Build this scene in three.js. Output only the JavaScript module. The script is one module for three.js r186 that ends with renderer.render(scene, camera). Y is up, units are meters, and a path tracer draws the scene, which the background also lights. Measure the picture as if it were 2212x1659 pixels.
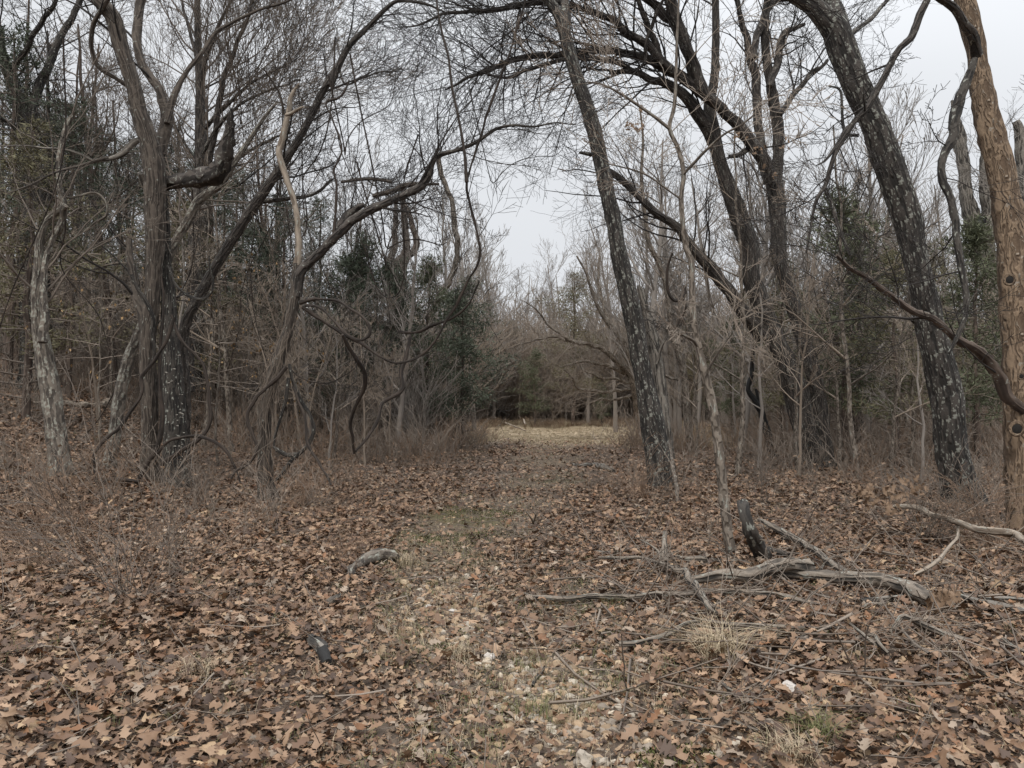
import * as THREE from 'three';

// ---------------------------------------------------------------- camera, sky, sun, exposure
const scene = new THREE.Scene();
const EYE = new THREE.Vector3(0, 1.6, 0), FOC = 1664, CX = 1106, CY = 829.5, PITCH = Math.atan((868 - CY) / FOC);
const camera = new THREE.PerspectiveCamera(2 * Math.atan(CY / FOC) * 180 / Math.PI, 4 / 3, 0.1, 400);
camera.position.copy(EYE);
camera.rotation.set(PITCH, 0, 0);
camera.updateMatrixWorld(true);
scene.add(camera);

const EXPOSURE = 1.18, SKY_LOW = 0.6, SKY_RISE = 2.8, SUN = 1.5;
const renderer = new THREE.WebGLRenderer({ antialias: true });
renderer.toneMapping = THREE.LinearToneMapping;
renderer.toneMappingExposure = EXPOSURE;
renderer.shadowMap.enabled = true;
const sun = new THREE.DirectionalLight(new THREE.Color(1, 0.95, 0.88), SUN);
sun.position.set(-9, 30, 12); sun.castShadow = true; sun.shadow.radius = 40;
sun.shadow.mapSize.set(2048, 2048);
Object.assign(sun.shadow.camera, { left: -40, right: 40, top: 40, bottom: -40, near: 1, far: 120 });
sun.target.position.set(0, 0, -12);
scene.add(sun, sun.target);

// ---------------------------------------------------------------- random numbers and noise
function rng(seed) { let a = seed >>> 0; return () => { a = (a + 0x6d2b79f5) | 0; let t = Math.imul(a ^ (a >>> 15), 1 | a); t = (t + Math.imul(t ^ (t >>> 7), 61 | t)) ^ t; return ((t ^ (t >>> 14)) >>> 0) / 4294967296; }; }
let R = rng(7);
const rr = (a, b) => a + (b - a) * R();
const clamp = (x, a, b) => Math.min(b, Math.max(a, x));
const smooth = (a, b, x) => { const t = clamp((x - a) / (b - a), 0, 1); return t * t * (3 - 2 * t); };
const lerp = (a, b, t) => a + (b - a) * t;
function hash(x, y, z = 0) { let h = Math.imul(x, 374761393) ^ Math.imul(y, 668265263) ^ Math.imul(z, 2147483647 - 1013); h = Math.imul(h ^ (h >>> 13), 1274126177); return ((h ^ (h >>> 16)) >>> 0) / 4294967296; }
function vnoise(x, y, period = 0, s = 0) {
  const ix = Math.floor(x), iy = Math.floor(y), fx = x - ix, fy = y - iy, u = fx * fx * (3 - 2 * fx), v = fy * fy * (3 - 2 * fy);
  const w = (n) => (period ? ((n % period) + period) % period : n);
  const a = hash(w(ix), w(iy), s), b = hash(w(ix + 1), w(iy), s), c = hash(w(ix), w(iy + 1), s), d = hash(w(ix + 1), w(iy + 1), s);
  return lerp(lerp(a, b, u), lerp(c, d, u), v);
}
const fbm = (x, y, o = 4, period = 0, s = 0) => { let t = 0, a = 0.5, n = 0; for (let k = 0; k < o; k++) { t += a * vnoise(x, y, period, s + k); n += a; a *= 0.5; x *= 2; y *= 2; period *= 2; } return t / n; };

{ // overcast sky: brighter towards the zenith, soft cloud structure all round
  const W = 256, H = 128, data = new Float32Array(W * H * 4);
  for (let j = 0; j < H; j++) for (let i = 0; i < W; i++) {
    const el = ((j + 0.5) / H - 0.5) * Math.PI, s = Math.sin(el);
    const c = fbm(i / W * 8, j / H * 10, 4, 8, 31) - 0.5;
    const L = s <= 0 ? SKY_LOW * 0.5 : SKY_LOW * (1 + SKY_RISE * s * s * s + 0.12 * s) * (1 + 0.4 * c);
    const o = (j * W + i) * 4;
    data[o] = L * 0.965; data[o + 1] = L * 0.995; data[o + 2] = L * 1.04; data[o + 3] = 1;
  }
  const t = new THREE.DataTexture(data, W, H, THREE.RGBAFormat, THREE.FloatType);
  t.mapping = THREE.EquirectangularReflectionMapping; t.magFilter = THREE.LinearFilter; t.minFilter = THREE.LinearFilter; t.needsUpdate = true;
  scene.background = t; scene.environment = t;
}

// ---------------------------------------------------------------- from the photograph's pixels to places
// far limits of the path's middle line, metres: depth -> x
const PATH = [[0, 0.45], [3.4, 0.3], [5, 0], [9.5, -0.5], [12, -0.1], [15.6, 0.7], [25, 1.1], [42, 2.6], [200, 2.6]];
function pathX(z) { const d = -z; if (d <= 0) return 0.45; for (let k = 1; k < PATH.length; k++) if (d < PATH[k][0]) { const t = (d - PATH[k - 1][0]) / (PATH[k][0] - PATH[k - 1][0]); return lerp(PATH[k - 1][1], PATH[k][1], t); } return 2.6; }
function groundY(x, z) {
  const d = -z, L = Math.max(0, -x - 4.3) / 9;
  let h = 1.9 * Math.pow(L, 1.25) * smooth(5, 13, d) * (L > 1.4 ? Math.pow(1.4 / L, 0.7) : 1);
  h += 0.22 * smooth(5, 14, x) * smooth(5, 14, d);
  h += Math.max(0, d - 42) * 0.02;
  h += (vnoise(x * 0.35 + 40, z * 0.35 + 40) - 0.5) * 0.16 + (vnoise(x * 1.3 + 9, z * 1.3 + 5) - 0.5) * 0.07 + (vnoise(x * 3.7, z * 3.7) - 0.5) * 0.025;
  h -= 0.05 * Math.exp(-Math.pow((x - pathX(z)) / 0.7, 2));
  return h;
}
function at(px, py, d) { // the point that many metres ahead of the eye
  const v = new THREE.Vector3((px - CX) / FOC * d, -(py - CY) / FOC * d, -d);
  return v.applyEuler(camera.rotation).add(EYE);
}
function onGround(px, py) {
  const a = at(px, py, 1).sub(EYE);
  let d = 2;
  for (let k = 0; k < 4000; k++) { const y = EYE.y + a.y * d; if (y < groundY(a.x * d, a.z * d)) break; d += 0.02; if (d > 70) break; }
  const x = a.x * d, z = a.z * d;
  return { x, y: groundY(x, z), z, d };
}
function pix(x, y, z) { // where a point shows: pixel x, y and depth
  const v = new THREE.Vector3(x, y, z).sub(EYE), c = Math.cos(PITCH), s = Math.sin(PITCH);
  const yy = v.y * c + v.z * s, zz = -v.y * s + v.z * c;
  return [CX + v.x / -zz * FOC, CY - yy / -zz * FOC, -zz];
}
function inFrame(x, y, z, m = 0.2) { const [a, b, d] = pix(x, y, z); return d > 0.3 && a > -2212 * m && a < 2212 * (1 + m) && b > -1659 * m && b < 1659 * (1 + m); }

// ---------------------------------------------------------------- names, things, parts
const taken = {};
function numbered(n) { const k = taken[n] = (taken[n] ?? -1) + 1; return k ? n + '_' + String(k).padStart(3, '0') : n; }
function tag(o, label, category, group, kind) { if (label) o.userData.label = label; if (category) o.userData.category = category; if (group) o.userData.group = group; if (kind) o.userData.kind = kind; return o; }
function thing(name, label, category, p, group) {
  const o = new THREE.Group(); o.name = numbered(name); o.position.set(p.x, p.y, p.z); scene.add(o);
  return tag(o, label, category, group);
}
function part(name, geometry, material, parent) {
  const m = new THREE.Mesh(geometry, material); m.name = name; m.castShadow = m.receiveShadow = true; parent.add(m);
  if (parent === scene) m.name = numbered(name);
  return m;
}

// ---------------------------------------------------------------- materials
function tex(w, h, f, srgb, rx = 1, ry = 1) {
  const d = new Uint8Array(w * h * 4);
  for (let j = 0; j < h; j++) for (let i = 0; i < w; i++) {
    const c = f(i / w, j / h), o = (j * w + i) * 4;
    for (let k = 0; k < 3; k++) { const v = c[k]; d[o + k] = clamp(Math.round(255 * (srgb ? (v <= 0.0031308 ? v * 12.92 : 1.055 * Math.pow(v, 1 / 2.4) - 0.055) : v)), 0, 255); }
    d[o + 3] = 255;
  }
  const t = new THREE.DataTexture(d, w, h); t.wrapS = t.wrapT = THREE.RepeatWrapping; t.magFilter = THREE.LinearFilter; t.minFilter = THREE.LinearMipmapLinearFilter; t.generateMipmaps = true;
  if (srgb) t.colorSpace = THREE.SRGBColorSpace; t.repeat.set(rx, ry); t.needsUpdate = true;
  return t;
}
// bark: ridges along the stem broken by cross cracks, flecks of lichen of a given amount; tile 0.5 m round by 1 m along
function barkMaterial(name, o) {
  const W = 256, H = 512, ridge = new Float32Array(W * H), lich = new Float32Array(W * H);
  for (let j = 0; j < H; j++) for (let i = 0; i < W; i++) {
    const u = i / W, v = j / H;
    const wob = (fbm(u * 4, v * 6, 3, 4, o.s) - 0.5) * o.wob;
    const n1 = vnoise((u + wob) * o.nu, v * o.nv, 0, o.s + 5), n = vnoise(((u + wob) * o.nu) % o.nu, v * o.nv, 0, o.s + 5);
    const a = lerp(n1, vnoise((u + wob - 1) * o.nu, v * o.nv, 0, o.s + 5), smooth(0.85, 1, u)), b = vnoise((u + wob - 1) * o.nu, (v - 1) * o.nv, 0, o.s + 5), a2 = vnoise((u + wob) * o.nu, (v - 1) * o.nv, 0, o.s + 5);
    const r = lerp(a, lerp(a2, b, smooth(0.85, 1, u)), smooth(0.9, 1, v));
    const q = smooth(0.25, 0.6, r) * 0.75 + 0.25 * fbm(u * 16, v * 32, 3, 16, o.s + 9);
    ridge[j * W + i] = q;
    const l = fbm(u * 14, v * 28, 3, 14, o.s + 17), l2 = fbm(u * 4, v * 8, 3, 4, o.s + 23);
    lich[j * W + i] = smooth(0.66 - o.lichen * 0.11, 0.72 - o.lichen * 0.1, l * 0.62 + l2 * 0.38) * smooth(0.3, 0.55, q + 0.15);
  }
  const get = (a, u, v) => a[Math.min(H - 1, Math.floor(v * H)) * W + Math.min(W - 1, Math.floor(u * W))];
  const map = tex(W, H, (u, v) => {
    const q = get(ridge, u, v), l = o.lichen > 0 ? get(lich, u, v) : 0, t = fbm(u * 4, v * 8, 3, 4, o.s + 40);
    const c = [0, 1, 2].map((k) => lerp(o.dark[k], o.light[k], clamp(q * 0.8 + (t - 0.5) * 0.9, 0, 1)));
    const lc = o.lich ?? [0.3, 0.305, 0.265];
    return c.map((x, k) => lerp(x, lc[k], l * 0.85));
  }, true);
  const bump = tex(W, H, (u, v) => { const q = get(ridge, u, v); return [q, q, q]; }, false);
  const m = new THREE.MeshStandardMaterial({ name, map, bumpMap: bump, bumpScale: o.bump, roughness: 0.92 });
  return m;
}
const plain = (name, c, rough = 0.9) => new THREE.MeshStandardMaterial({ name, color: new THREE.Color().setRGB(...c), roughness: rough });
const M = {
  oak: barkMaterial('oak bark', { s: 1, nu: 14, nv: 7, wob: 0.12, dark: [0.026, 0.022, 0.019], light: [0.098, 0.082, 0.07], lichen: 0.55, bump: 0.03 }),
  oakLichen: barkMaterial('lichened oak bark', { s: 2, nu: 15, nv: 6, wob: 0.12, dark: [0.022, 0.02, 0.018], light: [0.09, 0.078, 0.068], lichen: 1.0, bump: 0.03 }),
  grey: barkMaterial('pale lichened bark', { s: 3, nu: 12, nv: 9, wob: 0.2, dark: [0.055, 0.045, 0.037], light: [0.2, 0.168, 0.135], lichen: 1.25, bump: 0.018, lich: [0.29, 0.285, 0.24] }),
  brown: barkMaterial('smooth brown bark', { s: 4, nu: 20, nv: 5, wob: 0.12, dark: [0.038, 0.03, 0.024], light: [0.145, 0.118, 0.095], lichen: 0.3, bump: 0.02 }),
  flaky: barkMaterial('flaky bark', { s: 5, nu: 16, nv: 18, wob: 0.2, dark: [0.07, 0.055, 0.042], light: [0.25, 0.21, 0.17], lichen: 0.3, bump: 0.016 }),
  black: barkMaterial('wet black bark', { s: 6, nu: 14, nv: 8, wob: 0.15, dark: [0.016, 0.014, 0.012], light: [0.07, 0.06, 0.05], lichen: 0.25, bump: 0.02 }),
  bare: barkMaterial('bare dead wood', { s: 7, nu: 10, nv: 3, wob: 0.1, dark: [0.13, 0.1, 0.075], light: [0.4, 0.335, 0.265], lichen: 0.2, bump: 0.012 }),
  orange: barkMaterial('peeled orange wood', { s: 8, nu: 22, nv: 6, wob: 0.35, dark: [0.1, 0.066, 0.042], light: [0.29, 0.208, 0.138], lichen: 0.35, bump: 0.025, lich: [0.33, 0.285, 0.23] }),
  rot: barkMaterial('rotting grey wood', { s: 9, nu: 12, nv: 3, wob: 0.12, dark: [0.03, 0.026, 0.022], light: [0.26, 0.23, 0.195], lichen: 0.2, bump: 0.025 }),
  log: barkMaterial('weathered log bark', { s: 10, nu: 16, nv: 6, wob: 0.14, dark: [0.03, 0.025, 0.02], light: [0.27, 0.225, 0.18], lichen: 0.55, bump: 0.03 }),
  vine: barkMaterial('vine bark', { s: 11, nu: 12, nv: 3, wob: 0.1, dark: [0.018, 0.013, 0.01], light: [0.065, 0.048, 0.037], lichen: 0, bump: 0.006 }),
  cedar: barkMaterial('stringy cedar bark', { s: 12, nu: 18, nv: 2, wob: 0.08, dark: [0.05, 0.036, 0.028], light: [0.16, 0.12, 0.095], lichen: 0.1, bump: 0.01 }),
  twig: plain('grey twig', [0.16, 0.13, 0.105]), twigDark: plain('dark twig', [0.03, 0.025, 0.022]), twigPale: plain('pale twig', [0.25, 0.205, 0.165]), twigRed: plain('reddish stem', [0.22, 0.15, 0.103]),
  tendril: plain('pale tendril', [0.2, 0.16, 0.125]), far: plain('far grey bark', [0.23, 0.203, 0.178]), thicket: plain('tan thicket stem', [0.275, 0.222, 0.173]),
  green: new THREE.MeshStandardMaterial({ name: 'cedar green', color: new THREE.Color().setRGB(0.105, 0.115, 0.066), roughness: 0.85 }),
  dull: new THREE.MeshStandardMaterial({ name: 'dull winter cedar', color: new THREE.Color().setRGB(0.15, 0.135, 0.075), roughness: 0.85 }),
  blue: new THREE.MeshStandardMaterial({ name: 'dark cedar green', color: new THREE.Color().setRGB(0.085, 0.1, 0.068), roughness: 0.85 }),
  beech: plain('papery tan leaf', [0.42, 0.27, 0.13], 0.7), hang: plain('withered brown leaf', [0.2, 0.13, 0.08], 0.75),
  char: plain('charred wood', [0.012, 0.011, 0.01], 0.75), cut: plain('cut wood face', [0.42, 0.29, 0.17], 0.8), hole: plain('dark hollow', [0.012, 0.01, 0.008]),
  fungus: plain('pale shelf fungus', [0.34, 0.315, 0.27]), moss: plain('green moss', [0.085, 0.095, 0.02], 1),
  straw: plain('dry grass', [0.5, 0.4, 0.265]), strawGreen: plain('greening grass', [0.17, 0.17, 0.065]), redGrass: plain('rusty dry grass', [0.3, 0.205, 0.13]),
};

// ---------------------------------------------------------------- geometry
class Acc {
  constructor() { this.p = []; this.n = []; this.u = []; this.i = []; }
  // pts: [x, y, z, radius]; a tube that follows them. o: rough (share of the radius), tile (bark tiles round)
  tube(pts, sides = 6, o = {}) {
    const n = pts.length; if (n < 2) return;
    let tx = pts[1][0] - pts[0][0], ty = pts[1][1] - pts[0][1], tz = pts[1][2] - pts[0][2], l = Math.hypot(tx, ty, tz) || 1; tx /= l; ty /= l; tz /= l;
    let ax = Math.abs(ty) < 0.9 ? 0 : 1, ay = ax ? 0 : 1, nx = ay * tz, ny = -ax * tz, nz = ax * ty - ay * tx; l = Math.hypot(nx, ny, nz); nx /= l; ny /= l; nz /= l;
    const start = this.p.length / 3, rings = sides + 1, wraps = o.tile ? Math.max(1, Math.round(6.283 * pts[0][3] / 0.5)) : 1, rough = o.rough ?? 0, seed = o.seed ?? 0;
    let v = 0;
    for (let k = 0; k < n; k++) {
      const q = pts[k], a = pts[Math.max(0, k - 1)], b = pts[Math.min(n - 1, k + 1)];
      tx = b[0] - a[0]; ty = b[1] - a[1]; tz = b[2] - a[2]; l = Math.hypot(tx, ty, tz) || 1; tx /= l; ty /= l; tz /= l;
      const dt = nx * tx + ny * ty + nz * tz; nx -= dt * tx; ny -= dt * ty; nz -= dt * tz; l = Math.hypot(nx, ny, nz) || 1; nx /= l; ny /= l; nz /= l;
      const bx = ty * nz - tz * ny, by = tz * nx - tx * nz, bz = tx * ny - ty * nx;
      if (k) v += Math.hypot(q[0] - pts[k - 1][0], q[1] - pts[k - 1][1], q[2] - pts[k - 1][2]);
      for (let s = 0; s <= sides; s++) {
        const f = s % sides, an = f / sides * 6.283185, c = Math.cos(an), d = Math.sin(an), r = q[3] * (rough ? 1 + rough * ((vnoise(f * 1.7 + seed, v * 2.2 / Math.max(0.12, q[3] * 3) + seed, 0, 3) - 0.5) * 1.4 + (vnoise(c * 1.3 + 7 + seed, d * 1.3 + v * 1.1, 0, 4) - 0.5) * 1.6) : 1);
        const ux = c * nx + d * bx, uy = c * ny + d * by, uz = c * nz + d * bz;
        this.p.push(q[0] + ux * r, q[1] + uy * r, q[2] + uz * r); this.n.push(ux, uy, uz); this.u.push(s / sides * wraps, v);
      }
    }
    for (let k = 0; k < n - 1; k++) for (let s = 0; s < sides; s++) { const a = start + k * rings + s, b = a + rings; this.i.push(a, a + 1, b, b, a + 1, b + 1); }
    if (o.cap !== false) for (const [k, sg] of [[0, -1], [n - 1, 1]]) {
      if (pts[k][3] < 0.012) continue;
      const c = this.p.length / 3, q = pts[k], a = pts[k ? k - 1 : 1];
      let ex = q[0] - a[0], ey = q[1] - a[1], ez = q[2] - a[2], e = Math.hypot(ex, ey, ez) || 1;
      this.p.push(q[0], q[1], q[2]); this.n.push(ex / e, ey / e, ez / e); this.u.push(0.5, v);
      for (let s = 0; s <= sides; s++) { const o3 = (start + k * rings + s) * 3; this.p.push(this.p[o3], this.p[o3 + 1], this.p[o3 + 2]); this.n.push(ex / e, ey / e, ez / e); this.u.push(0.5 + 0.1 * Math.cos(s), v + 0.1 * Math.sin(s)); }
      for (let s = 0; s < sides; s++) sg > 0 ? this.i.push(c, c + 1 + s, c + 2 + s) : this.i.push(c, c + 2 + s, c + 1 + s);
    }
  }
  tri(a, b, c, n) { const k = this.p.length / 3; for (const q of [a, b, c]) { this.p.push(q[0], q[1], q[2]); this.n.push(n[0], n[1], n[2]); this.u.push(0, 0); } this.i.push(k, k + 1, k + 2); }
  build(base = { x: 0, y: 0, z: 0 }) {
    const g = new THREE.BufferGeometry(), p = new Float32Array(this.p);
    for (let k = 0; k < p.length; k += 3) { p[k] -= base.x; p[k + 1] -= base.y; p[k + 2] -= base.z; }
    g.setAttribute('position', new THREE.BufferAttribute(p, 3)); g.setAttribute('normal', new THREE.BufferAttribute(new Float32Array(this.n), 3)); g.setAttribute('uv', new THREE.BufferAttribute(new Float32Array(this.u), 2));
    g.setIndex(new THREE.BufferAttribute(new Uint32Array(this.i), 1));
    return g;
  }
  get empty() { return !this.p.length; }
}
function spline(pts, step) { // through [x, y, z, r], evenly spaced, with a little wander
  if (pts.length === 2) pts = [pts[0], pts[0].map((a, k) => (a + pts[1][k]) / 2), pts[1]];
  const c = new THREE.CatmullRomCurve3(pts.map((q) => new THREE.Vector3(q[0], q[1], q[2])), false, 'centripetal');
  const len = c.getLength(), n = clamp(Math.ceil(len / step), 4, 160), out = [], m = pts.length - 1;
  for (let k = 0; k <= n; k++) { const t = c.getUtoTmapping(k / n), q = c.getPoint(t), f = t * m, a = Math.min(m - 1, Math.floor(f)), w = f - a; out.push([q.x, q.y, q.z, lerp(pts[a][3], pts[a + 1][3], w)]); }
  return out;
}
// A traced stem. Text: a letter for the piece of the photograph, then x,y,width in that piece's own pixels. d0 = 0: it stands on the ground where it starts.
const PIECE = { A: [0, 0], B: [516.1, 0], C: [1032.3, 0], D: [1474.7, 0], E: [0, 553], F: [516.1, 553], G: [1032.3, 553], H: [1474.7, 553], I: [0, 1106], J: [737.3, 1106], K: [1474.7, 1106] };
function trace(text, d0, d1, o = {}) {
  let piece; const raw = [];
  for (const w of text.trim().split(/\s+/)) { if (PIECE[w]) { piece = PIECE[w]; continue; } const [x, y, t] = w.split(',').map(Number); raw.push([piece[0] + x / 3, piece[1] + y / 3, t / 3]); }
  const len = [0]; for (let k = 1; k < raw.length; k++) len.push(len[k - 1] + Math.hypot(raw[k][0] - raw[k - 1][0], raw[k][1] - raw[k - 1][1]));
  let g = null; if (!d0) { g = onGround(raw[0][0], raw[0][1]); d0 = g.d; if (d1 === undefined) d1 = d0; else if (o.rel !== false) d1 = d0 + d1; } else if (d1 === undefined) d1 = d0;
  const bow = o.bow ?? 0, tot = len[len.length - 1] || 1;
  const pts = raw.map((q, k) => { const t = len[k] / tot, d = lerp(d0, d1, t) + bow * Math.sin(Math.PI * t), v = at(q[0], q[1], d); return [v.x, v.y, v.z, q[2] * d / FOC / 2]; });
  const last = raw[raw.length - 1];
  if (o.grow !== 0 && last[1] < 14 && pts.length > 1) { // goes on above the frame
    const a = pts[pts.length - 2], b = pts[pts.length - 1], e = Math.hypot(b[0] - a[0], b[1] - a[1], b[2] - a[2]), g2 = o.grow ?? 3;
    for (const f of [0.5, 1]) pts.push([b[0] + (b[0] - a[0]) / e * g2 * f, b[1] + (b[1] - a[1]) / e * g2 * f + 0.3 * f, b[2] + (b[2] - a[2]) / e * g2 * f, b[3] * (1 - 0.75 * f)]);
  }
  if (g) { pts.unshift([pts[0][0] + (pts[0][0] - pts[1][0]) * 0.02, g.y - 0.25, pts[0][2], pts[0][3] * 1.05]); }
  pts.ground = g;
  return pts;
}
function flare(pts, y0, amount = 0.5, high = 0.22) { for (const q of pts) q[3] *= 1 + amount * Math.exp(-Math.max(0, q[1] - y0) / high); return pts; }

// random twigs: a crooked shoot with shoots on it
function grow(acc, p, d, r, len, lev, o) {
  const seg = Math.max(3, Math.min(o.segs ?? 7, Math.round(len / (o.step ?? 0.2)))), pts = [[p[0], p[1], p[2], r]], dirs = [d];
  let [dx, dy, dz] = d, [x, y, z] = p;
  const w = o.wig ?? 0.3;
  for (let k = 1; k <= seg; k++) {
    dx += (R() - 0.5) * 2 * w; dy += (R() - 0.5) * 2 * w + (o.up ?? 0.06); dz += (R() - 0.5) * 2 * w;
    const l = Math.hypot(dx, dy, dz) || 1; dx /= l; dy /= l; dz /= l;
    x += dx * len / seg; y += dy * len / seg; z += dz * len / seg;
    pts.push([x, y, z, Math.max(o.rmin, r * (1 - 0.72 * k / seg))]); dirs.push([dx, dy, dz]);
  }
  acc.tube(pts, r > 0.025 ? 6 : r > 0.012 ? 4 : 3, { cap: false });
  if (lev >= o.lev || r <= o.rmin * 1.01 && lev > 2) return;
  let n = (o.n[lev] ?? 3) * rr(0.7, 1.3); n = Math.floor(n) + (R() < n % 1 ? 1 : 0);
  for (let k = 0; k < n; k++) {
    const t = lerp(o.from ?? 0.2, 1, (k + R()) / n), f = t * seg, a = Math.min(seg - 1, Math.floor(f)), q = pts[a], q2 = pts[a + 1], u = f - a, e = dirs[a + 1];
    const c = turned(e, rr(0.4, 0.95) * (o.spread ?? 1));
    grow(acc, [lerp(q[0], q2[0], u), lerp(q[1], q2[1], u), lerp(q[2], q2[2], u)], c, Math.max(o.rmin, lerp(q[3], q2[3], u) * rr(0.42, 0.66)), len * rr(0.4, 0.85) * (1 - 0.35 * t), lev + 1, o);
  }
}
function turned(e, angle) { // a direction that far off e, any way round
  let x = R() - 0.5, y = R() - 0.5, z = R() - 0.5; const k = x * e[0] + y * e[1] + z * e[2]; x -= k * e[0]; y -= k * e[1]; z -= k * e[2];
  const l = Math.hypot(x, y, z) || 1, s = Math.sin(angle) / l, c = Math.cos(angle);
  return [e[0] * c + x * s, e[1] * c + y * s, e[2] * c + z * s];
}
// twigs along a traced stem from share a to share b of its length
function sprout(acc, pts, count, len, o) {
  for (let k = 0; k < count; k++) {
    const t = lerp(o.a ?? 0.3, o.b ?? 1, (k + R()) / count), f = t * (pts.length - 1), i = Math.min(pts.length - 2, Math.floor(f)), u = f - i, q = pts[i], w = pts[i + 1];
    const p = [0, 1, 2].map((m) => lerp(q[m], w[m], u)); if (!inFrame(p[0], p[1], p[2], 0.22)) continue;
    const e = [w[0] - q[0], w[1] - q[1], w[2] - q[2]], l = Math.hypot(...e) || 1;
    const d = turned(e.map((x) => x / l), rr(0.5, 1.2)); d[1] += o.lift ?? 0.15;
    const rad = lerp(q[3], w[3], u);
    grow(acc, p, d, clamp(rad * rr(0.16, 0.42), o.rmin * 1.2, o.rmax ?? 0.024), len * rr(0.6, 1.45), 0, o);
  }
}
const TW = { rmin: 0.0031, lev: 3, n: [4.5, 3, 2], wig: 0.2, up: 0.03, step: 0.2, segs: 7 };

// A tree that was traced: list of [part name, path, depth change to its end, options]
function tracedTree(name, label, category, mat, stems, o = {}) {
  R = rng(o.seed ?? label.length * 977 + label.charCodeAt(3) * 31 + label.charCodeAt(9));
  const first = trace(stems[0][1], o.d ?? 0, o.d ? o.d + (stems[0][2] ?? 0) : stems[0][2] ?? 0, stems[0][3] ?? {});
  const base = first.ground ?? { x: first[0][0], y: first[0][1], z: first[0][2], d: o.d };
  const root = thing(name, label, category, base, o.group), tw = new Acc();
  stems.forEach(([part_, path, dd, so = {}], k) => {
    const pts = k === 0 ? first : trace(path, base.d + (so.off ?? 0), base.d + (so.off ?? 0) + (dd ?? 0), so);
    const thick = Math.max(...pts.map((q) => q[3])), s = spline(pts, clamp(thick * 0.55, 0.03, 0.14));
    if (k === 0 && o.flare !== 0) flare(s, base.y, o.flare ?? 0.45);
    if (k) { const am = Math.min(0.05, 0.012 + thick * 0.35); s.forEach((q, m) => { const e = smooth(0, 0.15, m / s.length) * am; q[0] += (vnoise(q[1] * 3.1 + k, q[0] * 3.1, 0, 301) - 0.5) * 2 * e; q[1] += (vnoise(q[0] * 3.1 + k, q[2] * 3.1, 0, 302) - 0.5) * 2 * e; }); }
    if (so.flare) flare(s, groundY(s[0][0], s[0][2]), so.flare);
    const acc = new Acc(); acc.tube(s, thick > 0.15 ? 22 : thick > 0.06 ? 14 : thick > 0.03 ? 9 : 6, { rough: so.rough ?? o.rough ?? 0.16, tile: true, seed: k * 3.3 + base.x });
    part(part_, acc.build(base), so.mat ?? mat, root);
    const n = so.tw ?? (k ? o.tw ?? 10 : 0);
    if (n) sprout(tw, s, n, so.len ?? o.len ?? 1.8, { ...TW, ...o.two, ...so.two, a: so.a ?? (k ? 0.2 : 0.55), b: so.b ?? 1 });
  });
  if (!tw.empty) tag(part('twigs', tw.build(base), o.twig ?? M.twigDark, root), null, null, null, 'stuff');
  root.userData.d = undefined; delete root.userData.d;
  root.base = base;
  return root;
}

// ---------------------------------------------------------------- the ground: one sheet to the horizon
const mossAt = (x, z) => { const d = -z, e = x - pathX(z); return smooth(0.9, 0.25, Math.abs(e + 0.35)) * smooth(7.2, 8.6, d) * smooth(12.5, 10.5, d) + 0.7 * smooth(0.9, 0.3, Math.abs(e - 0.1)) * smooth(13, 14.5, d) * smooth(19, 17, d); };
const clearing = (x, z) => { const d = -z, n = (vnoise(x * 0.5, z * 0.5, 0, 8) - 0.5) * 6; return smooth(26, 33, d + n) * smooth(51, 44, d + n) * smooth(-3.5, -0.6, x + n * 0.3) * smooth(11, 7.5, x + n * 0.3); };
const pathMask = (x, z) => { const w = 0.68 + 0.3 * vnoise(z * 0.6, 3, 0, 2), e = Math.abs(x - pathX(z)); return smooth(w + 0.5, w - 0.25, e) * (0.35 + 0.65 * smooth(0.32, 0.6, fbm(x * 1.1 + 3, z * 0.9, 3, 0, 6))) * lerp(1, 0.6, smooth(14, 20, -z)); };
const gravelAt = (x, z) => { const d = -z; const g = (cx, cd, sx, sd) => Math.exp(-Math.pow((x - cx) / sx, 2) - Math.pow((d - cd) / sd, 2)); return clamp(g(-0.45, 6.3, 0.38, 0.9) + 0.9 * g(0.25, 4.75, 0.4, 0.6) + 0.9 * g(0.35, 4.0, 0.3, 0.5) + 0.7 * g(0.7, 3.6, 0.6, 0.35) + 0.4 * g(-0.1, 5.4, 0.5, 0.6), 0, 1); };
let ground;
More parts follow.
